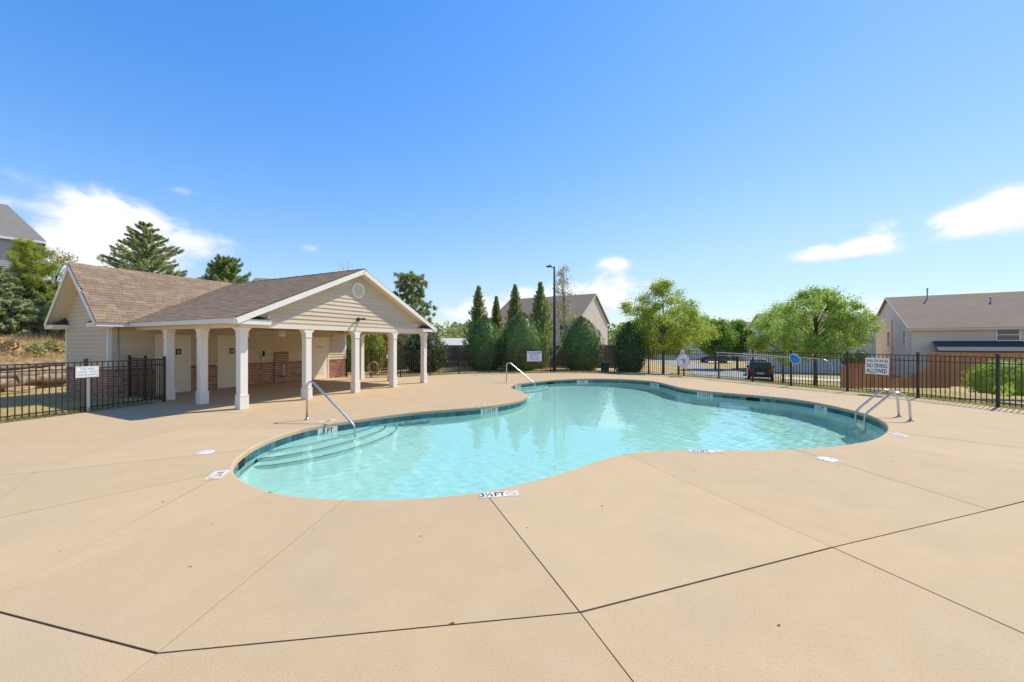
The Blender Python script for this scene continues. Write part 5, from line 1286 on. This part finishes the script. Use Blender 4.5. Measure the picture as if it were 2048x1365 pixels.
def conifer(base, H, R, mat, label, seed, whorls=17, per=8, ns=70, ls=.13, droop=.15, lo=.06, name='cedar_tree', wl=.28, thick=1.0, up=.25, pw=.85):
    """whorls of boughs, sprays along each bough"""
    rg = np.random.RandomState(seed); r = empty(name, base, rg.uniform(0, 6), label, 'tree'); m = MB(); m.tube([(0, 0, -.2), (0, 0, H * .5), (0, 0, H * .98)], [.10 * H / 6, .06 * H / 6, .008], 8); PP = []; AA = []
    for i in range(whorls):
        t = lo + (1 - lo) * (i / whorls) ** .95; z = t * H
        for j in range(per):
            a = 2 * math.pi * j / per + rg.uniform(-.4, .4) + i * .7; Lb = R * (1 - t) ** pw * rg.uniform(.70, 1.18) + .05; d = np.array((math.cos(a), math.sin(a), 0.0)); rise = rg.uniform(up - .15, up + .2) * Lb
            k = int(ns * (.35 + Lb / R)); s = rg.uniform(.12, 1, k) ** .8; q = np.array((0, 0, z))[None] + d[None] * (s * Lb)[:, None]; q[:, 2] += rise * s - droop * Lb * s * s * 1.2
            lat = np.array((-d[1], d[0], 0)); q += lat[None] * (rg.normal(0, .16, k) * Lb * thick * (1.1 - s))[:, None]; q[:, 2] += rg.normal(0, .055, k) * thick * (.5 + Lb * .4)
            ax = d[None] * 1.0 + lat[None] * rg.normal(0, .7, k)[:, None]; ax[:, 2] += rg.normal(up * .6, .45, k); PP.append(q); AA.append(ax)
            e = Vector((0, 0, z)) + Vector(d) * Lb + Vector((0, 0, rise - droop * Lb * 1.2)); m.tube([(0, 0, z), Vector((0, 0, z)).lerp(e, .5) + Vector((0, 0, .05 * Lb)), e], [.022, .013, .003], 4, cap=False)
    m.build('trunk', M['bark'], r); P = np.vstack(PP); A = np.vstack(AA); n = len(P); s = ls * rg.uniform(.6, 1.4, n); link('crown', leaf_mesh('crown', P, A, rdir(rg, n) + np.array((0, 0, .5)), s * 1.3, s * wl * 1.6, LF[mat]), r); return r
def pine(base, H, R, mat, label, seed, whorls=9, per=5, tufts=5, nn=46, nl=.20, lo=.25, name='pine_tree', tr=.08, up=.45, nw=.022, spread=1.0, pw=.7):
    rg = np.random.RandomState(seed); r = empty(name, base, 0, label, 'tree'); m = MB(); m.tube([(0, 0, -.2), (.02, 0, H * .5), (0, 0, H)], [tr * 1.3, tr * .8, tr * .15], 8); PP = []; AA = []
    tips = [(np.array((0, 0, H)), np.array((0, 0, 1.0)))]
    for i in range(whorls):
        t = lo + (1 - lo) * i / whorls
        for j in range(per):
            a = 2 * math.pi * j / per + rg.uniform(-.5, .5) + i; Lb = R * (1 - t * .92) ** pw * rg.uniform(.6, 1.2); d = np.array((math.cos(a), math.sin(a), up * rg.uniform(.3, 1.5))); d /= np.linalg.norm(d); e0 = np.array((0, 0, t * H)); e1 = e0 + d * Lb
            m.tube([e0, (e0 + e1) / 2 + np.array((0, 0, -.03 * Lb)), e1], [tr * .3, tr * .2, tr * .08], 5, cap=False)
            for _ in range(tufts): s = rg.uniform(.35, 1.02); tips.append((e0 + d * Lb * s + rg.normal(0, .13, 3) * spread, d + rg.normal(0, .35, 3) + np.array((0, 0, .3))))
    for c, d in tips:
        v = rdir(rg, nn) + d / np.linalg.norm(d) * .75; v /= np.linalg.norm(v, axis=1)[:, None]; ln = nl * rg.uniform(.6, 1.15, nn); PP.append(c + v * (ln * .5)[:, None] + d * rg.uniform(-.12, .05, nn)[:, None]); AA.append(v * ln[:, None])
    m.build('trunk', M['bark'], r); P = np.vstack(PP); A = np.vstack(AA); n = len(P); link('crown', leaf_mesh('crown', P, A, rdir(rg, n), np.linalg.norm(A, axis=1), np.full(n, nw), LF[mat]), r); return r
def spot(px, Y, dz=0.0): x = (px - CX) / FPX * Y; return Vector((x, Y, tz(x, Y) + dz))
# holly row behind the pool fence
HG = 'holly bushes behind the pool fence'
shrub(spot(848, 25.6), 2.85, 1.6, 'holly', 'broad dark holly bush behind the last white column', 11, 6000, group=HG)
shrub(spot(970, 27.2), 3.75, 1.45, 'holly', 'domed holly bush below the tallest of the narrow spire trees', 12, 6000, group=HG)
shrub(spot(1043, 26.6), 4.0, 1.58, 'holly', 'large domed holly bush behind the no lifeguard sign', 13, 6500, group=HG)
shrub(spot(1163, 27.2), 3.75, 1.5, 'holly', 'domed holly bush before the gable end of the tan house', 14, 6000, group=HG)
shrub(spot(1258, 26.0), 3.4, 1.22, 'holly', 'domed holly bush beside the yellow-green maple', 15, 5200, group=HG)
AG = 'narrow spire trees behind the holly bushes'
def spire(base, H, R, label, seed):
    r = conifer(base, H, R, 'arbor', label, seed, 32, 9, 70, .115, -.05, .03, 'arborvitae', .26, 1.4, .9, .9); r['group'] = AG
    m = MB(); m.lathe([(R * .45, .1), (R * .5, H * .12), (R * .34, H * .4), (R * .13, H * .7), (.01, H * .85)], 12); m.build('inner_foliage', LF['arbor'], r)
spire(spot(957, 30), 6.4, 1.32, 'spire shaped evergreen farthest along the row, beside open sky', 21)
spire(spot(993, 33), 6.0, 1.0, 'slim short spire evergreen between two holly domes', 22)
spire(spot(1030, 30.5), 6.6, 1.22, 'spire evergreen rising behind the largest holly dome', 23)
spire(spot(1081, 29.5), 6.6, 1.45, 'full spire evergreen beside the black lamp post', 24)
# maples and street trees
broadleaf(spot(1326, 25.6), 6.15, 2.15, 1.45, 'maple', 'tallest yellow-green spring maple behind the lifebuoy', 31, 115, 230, .10, .085, .38, lean=(.0, 0))
broadleaf(spot(1357, 28.5), 5.4, 2.2, 1.9, 'maple', 'second yellow-green maple with slim trunk next to the lifebuoy', 32, 85, 210, .10, .07, .40, lean=(.3, 0))
broadleaf(spot(1297, 27.5), 4.9, 1.3, 1.3, 'maple', 'small young maple close behind the end holly bush', 33, 40, 150, .095, .06, .36)
broadleaf(spot(1630, 20.6), 5.35, 2.0, 1.75, 'maple2', 'wide fresh green maple standing before the tan house', 34, 150, 210, .09, .085, .34, shape=.85)
broadleaf(spot(1566, 25.5), 5.3, 1.9, 1.5, 'maple2', 'smaller fresh green maple beside the parked black car', 35, 90, 230, .095, .075, .40)
broadleaf(spot(1431, 45), 5.7, 2.0, 1.9, 'green', 'rounded green street tree above the black sedan', 36, 110, 150, .18, .10, .50, shape=.8, name='street_tree', shell=.6)
broadleaf(spot(1474, 46), 5.6, 1.7, 1.9, 'green', 'slimmer green street tree with a double top beside the rescue pole', 37, 100, 150, .18, .10, .48, shape=.8, name='street_tree', shell=.6)
broadleaf(spot(1128, 33), 8.6, 1.15, 2.2, 'birch', 'thin pale birch with sparse young leaves beside the lamp post', 38, 90, 34, .12, .075, .42, 'bark_pale', shape=.7, name='birch_tree', shell=.2)
broadleaf(spot(693, 30), 8.6, .9, 3.5, 'birch', 'nearly bare treetop above the brown porch ridge', 39, 40, 10, .08, .05, .35, 'bark', name='bare_tree')
# behind the pavilion
conifer(spot(293, 24), 9.35 - tz(-22.6, 24), 3.7, 'cedar_g', 'feathery grey-green cedar above the pool house roof', 41, 19, 8, 380, .14, .10, up=.62, thick=.75, wl=.17)
conifer(spot(452, 24.5), 7.15 - tz(-18, 24.5), 2.2, 'arbor', 'bright green cypress peeking over the pool house valley', 42, 18, 10, 300, .14, .05, up=.7, pw=.55, thick=1.3, wl=.18)
pine(spot(823, 34), 8.1, 2.7, 'pine', 'dark clumpy pine beyond the far slope of the pavilion roof', 43, 12, 6, 6, 70, .30, .14, nw=.045, spread=1.3, tr=.10, pw=.5, up=.35)
shrub(spot(744, 26.5), 3.3, .95, 'yellow', 'yellow-green flowering bush seen through the porch', 44, 3600, .12, name='garden_bush', core='green')
shrub(spot(700, 27.5), 3.6, 1.2, 'green', 'dark green bush seen at the end of the pool house wall', 45, 3200, .14, name='garden_bush', core='green')
shrub(spot(795, 29), 3.6, 1.3, 'red', 'bronze leaved bush between the last two white columns', 46, 3000, .14, name='garden_bush', core='holly')
shrub(spot(772, 33), 4.0, 2.0, 'holly', 'dark evergreen mass far behind the porch', 47, 4200, .18, name='garden_bush')
# bank on the left
pine(spot(62, 22.5), 7.6 - tz(-27.9, 22.5), 2.3, 'pine_b', 'young pine with upright tufted shoots before the grey house', 51, 9, 5, 4, 70, .34, .22, nw=.024, tr=.06, up=.7)
conifer(spot(-14, 21), 3.7, 2.4, 'cedar', 'pale blue-green cedar at the photo edge on the bank', 52, 14, 11, 240, .15, .12, up=.3)
conifer(spot(72, 22.8), 2.9, 2.0, 'cedar_g', 'dark green juniper mass below the young pine', 53, 15, 12, 240, .14, .05, up=.5, pw=.55)
conifer(spot(22, 20.2), 1.9, 1.6, 'cedar', 'low spreading blue juniper above the dry grass', 54, 9, 12, 140, .15, .12, up=.2, pw=.5)
pine(spot(121, 21), 1.85, .68, 'pine_b', 'small bright green pine beside the pool house eave', 55, 7, 7, 6, 70, .24, .35, tr=.045, nw=.016)
broadleaf(spot(112, 25), 5.0, 1.3, 1.5, 'birch', 'pale leafy tree behind the young pine', 56, 40, 60, .12, .05, .4, name='pale_tree')
for k_, (px_, Y_, lab_) in enumerate(((20, 17.5, 'low twiggy brown weed clump on the straw bank at the photo edge'), (72, 18.2, 'low green weed clump in the middle of the straw bank'), (105, 19.2, 'low brown weed clump on the straw bank next to the pool house'))):
    shrub(spot(px_, Y_), .55, .5, ('red', 'cedar_g', 'birch')[k_], lab_, 57 + k_, 420, .12, lambda t: np.sqrt(np.clip(1 - t, .02, 1)), 'weed_clump', None, 'straw', lump=.3)
# bushes by the wooden fences
shrub(Vector((22.9, 17.9, -.55)), 1.55, 1.35, 'bush', 'bright yellow-green bush before the tall orange fence', 61, 4200, .09, lambda t: np.sqrt(np.clip(1 - (2 * t - .8) ** 2 / 1.6, .02, 1)), 'garden_bush', None, 'green')
def topiary(px, py, Y, R, label, seed):
    p = at(px, py, Y); zb_ = -.9; r = shrub(Vector((p.x, p.y, p.z - R)), 2 * R, R, 'holly', label, seed, 1500, .06, lambda t: np.sqrt(np.clip(1 - (2 * t - 1) ** 2, .01, 1)), 'topiary_shrub', 'clipped ball shrubs by the tan house')
    MB().tube([(0, 0, zb_ - p.z + R), (0, 0, R)], .035, 6).build('stem', M['bark'], r)
topiary(1696, 719, 23.0, .38, 'clipped dark ball shrub nearer to the green maple', 62); topiary(1722, 717, 23.2, .45, 'clipped dark ball shrub just beside the shallow water sign', 63)
# far woods
def woods():
    rg = np.random.RandomState(8); P = []; nT = 420
    for k in range(nT):
        a = rg.uniform(-1.05, 1.05); D = rg.uniform(85, 150); x, y = D * math.tan(a) * .9, D; h = rg.uniform(5.2, 8.2) * D / 100 + rg.normal(0, .4); R = rg.uniform(2.2, 4.0)
        n = 190; th = rg.uniform(0, 6.28, n); t = rg.uniform(0, 1, n); rr = R * np.sin(np.pi * np.clip(.2 + .8 * t, 0, 1)) ** .6 * rg.uniform(.6, 1.05, n); P.append(np.c_[x + rr * np.cos(th), y + rr * np.sin(th), -1.5 + h * t])
    P = np.vstack(P); n = len(P); s = rg.uniform(.5, 1.0, n); tag(link('distant_woods', leaf_mesh('distant_woods', P, rdir(rg, n), rdir(rg, n) + np.array((0, -.5, .6)), s, s * .8, LF['far'])), 'pale green woods along the horizon behind the houses', 'woods', kind='stuff')
woods()
# grass
def blades(name, X, Y, h, mat, label, seed, lean=.35, wd=.012):
    rg = np.random.RandomState(seed); Z = terrain_z(X, Y); n = len(X); A = np.c_[rg.normal(0, lean, n), rg.normal(0, lean, n), np.ones(n)]; A /= np.linalg.norm(A, axis=1)[:, None]
    l = h * rg.uniform(.45, 1.2, n); C = np.c_[X, Y, Z] + A * (l * .48)[:, None]; tag(link(name, leaf_mesh(name, C, A, rdir(rg, n), l, np.full(n, wd), LF[mat])), label, 'grass', kind='stuff')
rg = np.random.RandomState(5)
n = 60000; X = rg.uniform(-29, -19.8, n); Y = rg.uniform(11, 25, n); cl_ = np.sin(X * 2.3 + np.sin(Y * 1.7) * 2) * np.sin(Y * 2.9 + X) + rg.normal(0, .5, n); ok = cl_ > -.35; X, Y = X[ok], Y[ok]; blades('dry_grass', X, Y, .30 + .18 * (np.sin(X[:] * 1.3 + Y * .7) > .2), 'straw', 'tall dry straw grass covering the bank above the logs', 1, .95, .014)
n = 16000; X = rg.uniform(-20, -11.3, n); Y = rg.uniform(7, 16.5, n); ok = ~inside(BOUND, X, Y); X, Y = X[ok], Y[ok]
Q = Matrix.Rotation(-PAV_RZ, 3, 'Z'); uu = (X - O.x) * D1.x + (Y - O.y) * D1.y; vv_ = (X - O.x) * D2.x + (Y - O.y) * D2.y; ok = ~((uu > UW0 - .02) & (vv_ > VW - .05) & (vv_ < VB + .05)); blades('short_grass', X[ok], Y[ok], .055, 'straw', 'thin dry grass between the side fence and the log pile', 2, .6, .010)
def edge_grass():
    rg = np.random.RandomState(9); XX = []; YY = []
    for run, cnt in ((FENCE_POSTS, 1500), (LEFT_POSTS, 1300)):
        for a, b in zip(run, run[1:]):
            t = rg.uniform(0, 1, cnt); d = b - a; nn = Vector((d.y, -d.x, 0)).normalized(); nn = nn if nn.dot(a) > 0 else -nn; o = np.abs(rg.normal(0, .55, cnt)) + .0; XX.append(a.x + d.x * t + nn.x * o); YY.append(a.y + d.y * t + nn.y * o)
    X = np.concatenate(XX); Y = np.concatenate(YY); ok = ~inside(BOUND, X, Y); blades('verge_grass', X[ok], Y[ok], .075, 'grass', 'short green and tan grass along the foot of the black fence', 3, .5, .011)
edge_grass()
n = 60000; X = rg.uniform(9, 27, n); Y = rg.uniform(9, 34, n); R_ = np.array(ROAD); ok = ~inside(BOUND, X, Y) & ~inside(R_, X, Y); blades('lawn_grass', X[ok], Y[ok], .06, 'grass', 'patchy tan and green lawn beyond the black fence', 4, .5, .014)
n = 26000; X = rg.uniform(-9, 9, n); Y = rg.uniform(21, 31, n); ok = ~inside(BOUND, X, Y); blades('straw_grass', X[ok], Y[ok], .05, 'straw', 'dry tan grass under the holly bushes', 6, .6, .014)
# leaf specks on the deck
def litter():
    rg = random.Random(2); m = MB()
    spots = [(905, 1248), (842, 1073), (627, 1060), (1055, 1057), (1205, 1013), (1388, 941), (1513, 929), (1783, 924), (1676, 932), (122, 1103), (426, 1050), (328, 1005), (380, 1135), (516, 827), (638, 808), (1866, 912), (1910, 895), (1307, 964), (900, 1250), (1560, 1252)]
    for px, py in spots:
        p = G(px, py); s = rg.uniform(.005, .011)
        for _ in range(3):
            a = rg.uniform(0, 6.3); c = p + Vector((rg.uniform(-.012, .012), rg.uniform(-.008, .008), .004)); e = Vector((math.cos(a), math.sin(a), 0)) * s; f = Vector((-math.sin(a), math.cos(a), 0)) * s * .5
            m.add([c - e, c + f + Vector((0, 0, .004)), c + e, c - f], [(0, 1, 2, 3)])
    tag(m.build('leaf_litter', M['bark']), 'scattered tiny brown leaf specks on the tan deck', 'leaf litter', kind='stuff')
litter()
# brush beyond the porch fence
def brush():
    rg = random.Random(6); r = empty('brush_pile', spot(768, 23.2), 0, 'pile of dark twigs behind the fence beside the hose coil', 'brush pile'); m = MB()
    for _ in range(90):
        a = Vector((rg.uniform(-1.2, 1.0), rg.uniform(-.5, .5), rg.uniform(0, .6))); d = Vector((rg.uniform(-1, 1), rg.uniform(-.4, .4), rg.uniform(-.1, .6))) * .6; m.tube([a, a + d * .5 + Vector((0, 0, rg.uniform(-.1, .1))), a + d], [.014, .009, .004], 4, cap=False)
    tag(m.build('twigs', M['bark'], r), kind='stuff')
brush()

for o in bpy.data.objects:                                # everything that reaches under the water takes the sun through it
    t = o
    while t.parent: t = t.parent
    if o.type == 'MESH' and t.name.split('.')[0] in ('main_drain', 'pool_ladder', 'pool_handrail', 'swimming_pool', 'pool_steps', 'depth_marker'): o.cycles.is_caustics_receiver = True
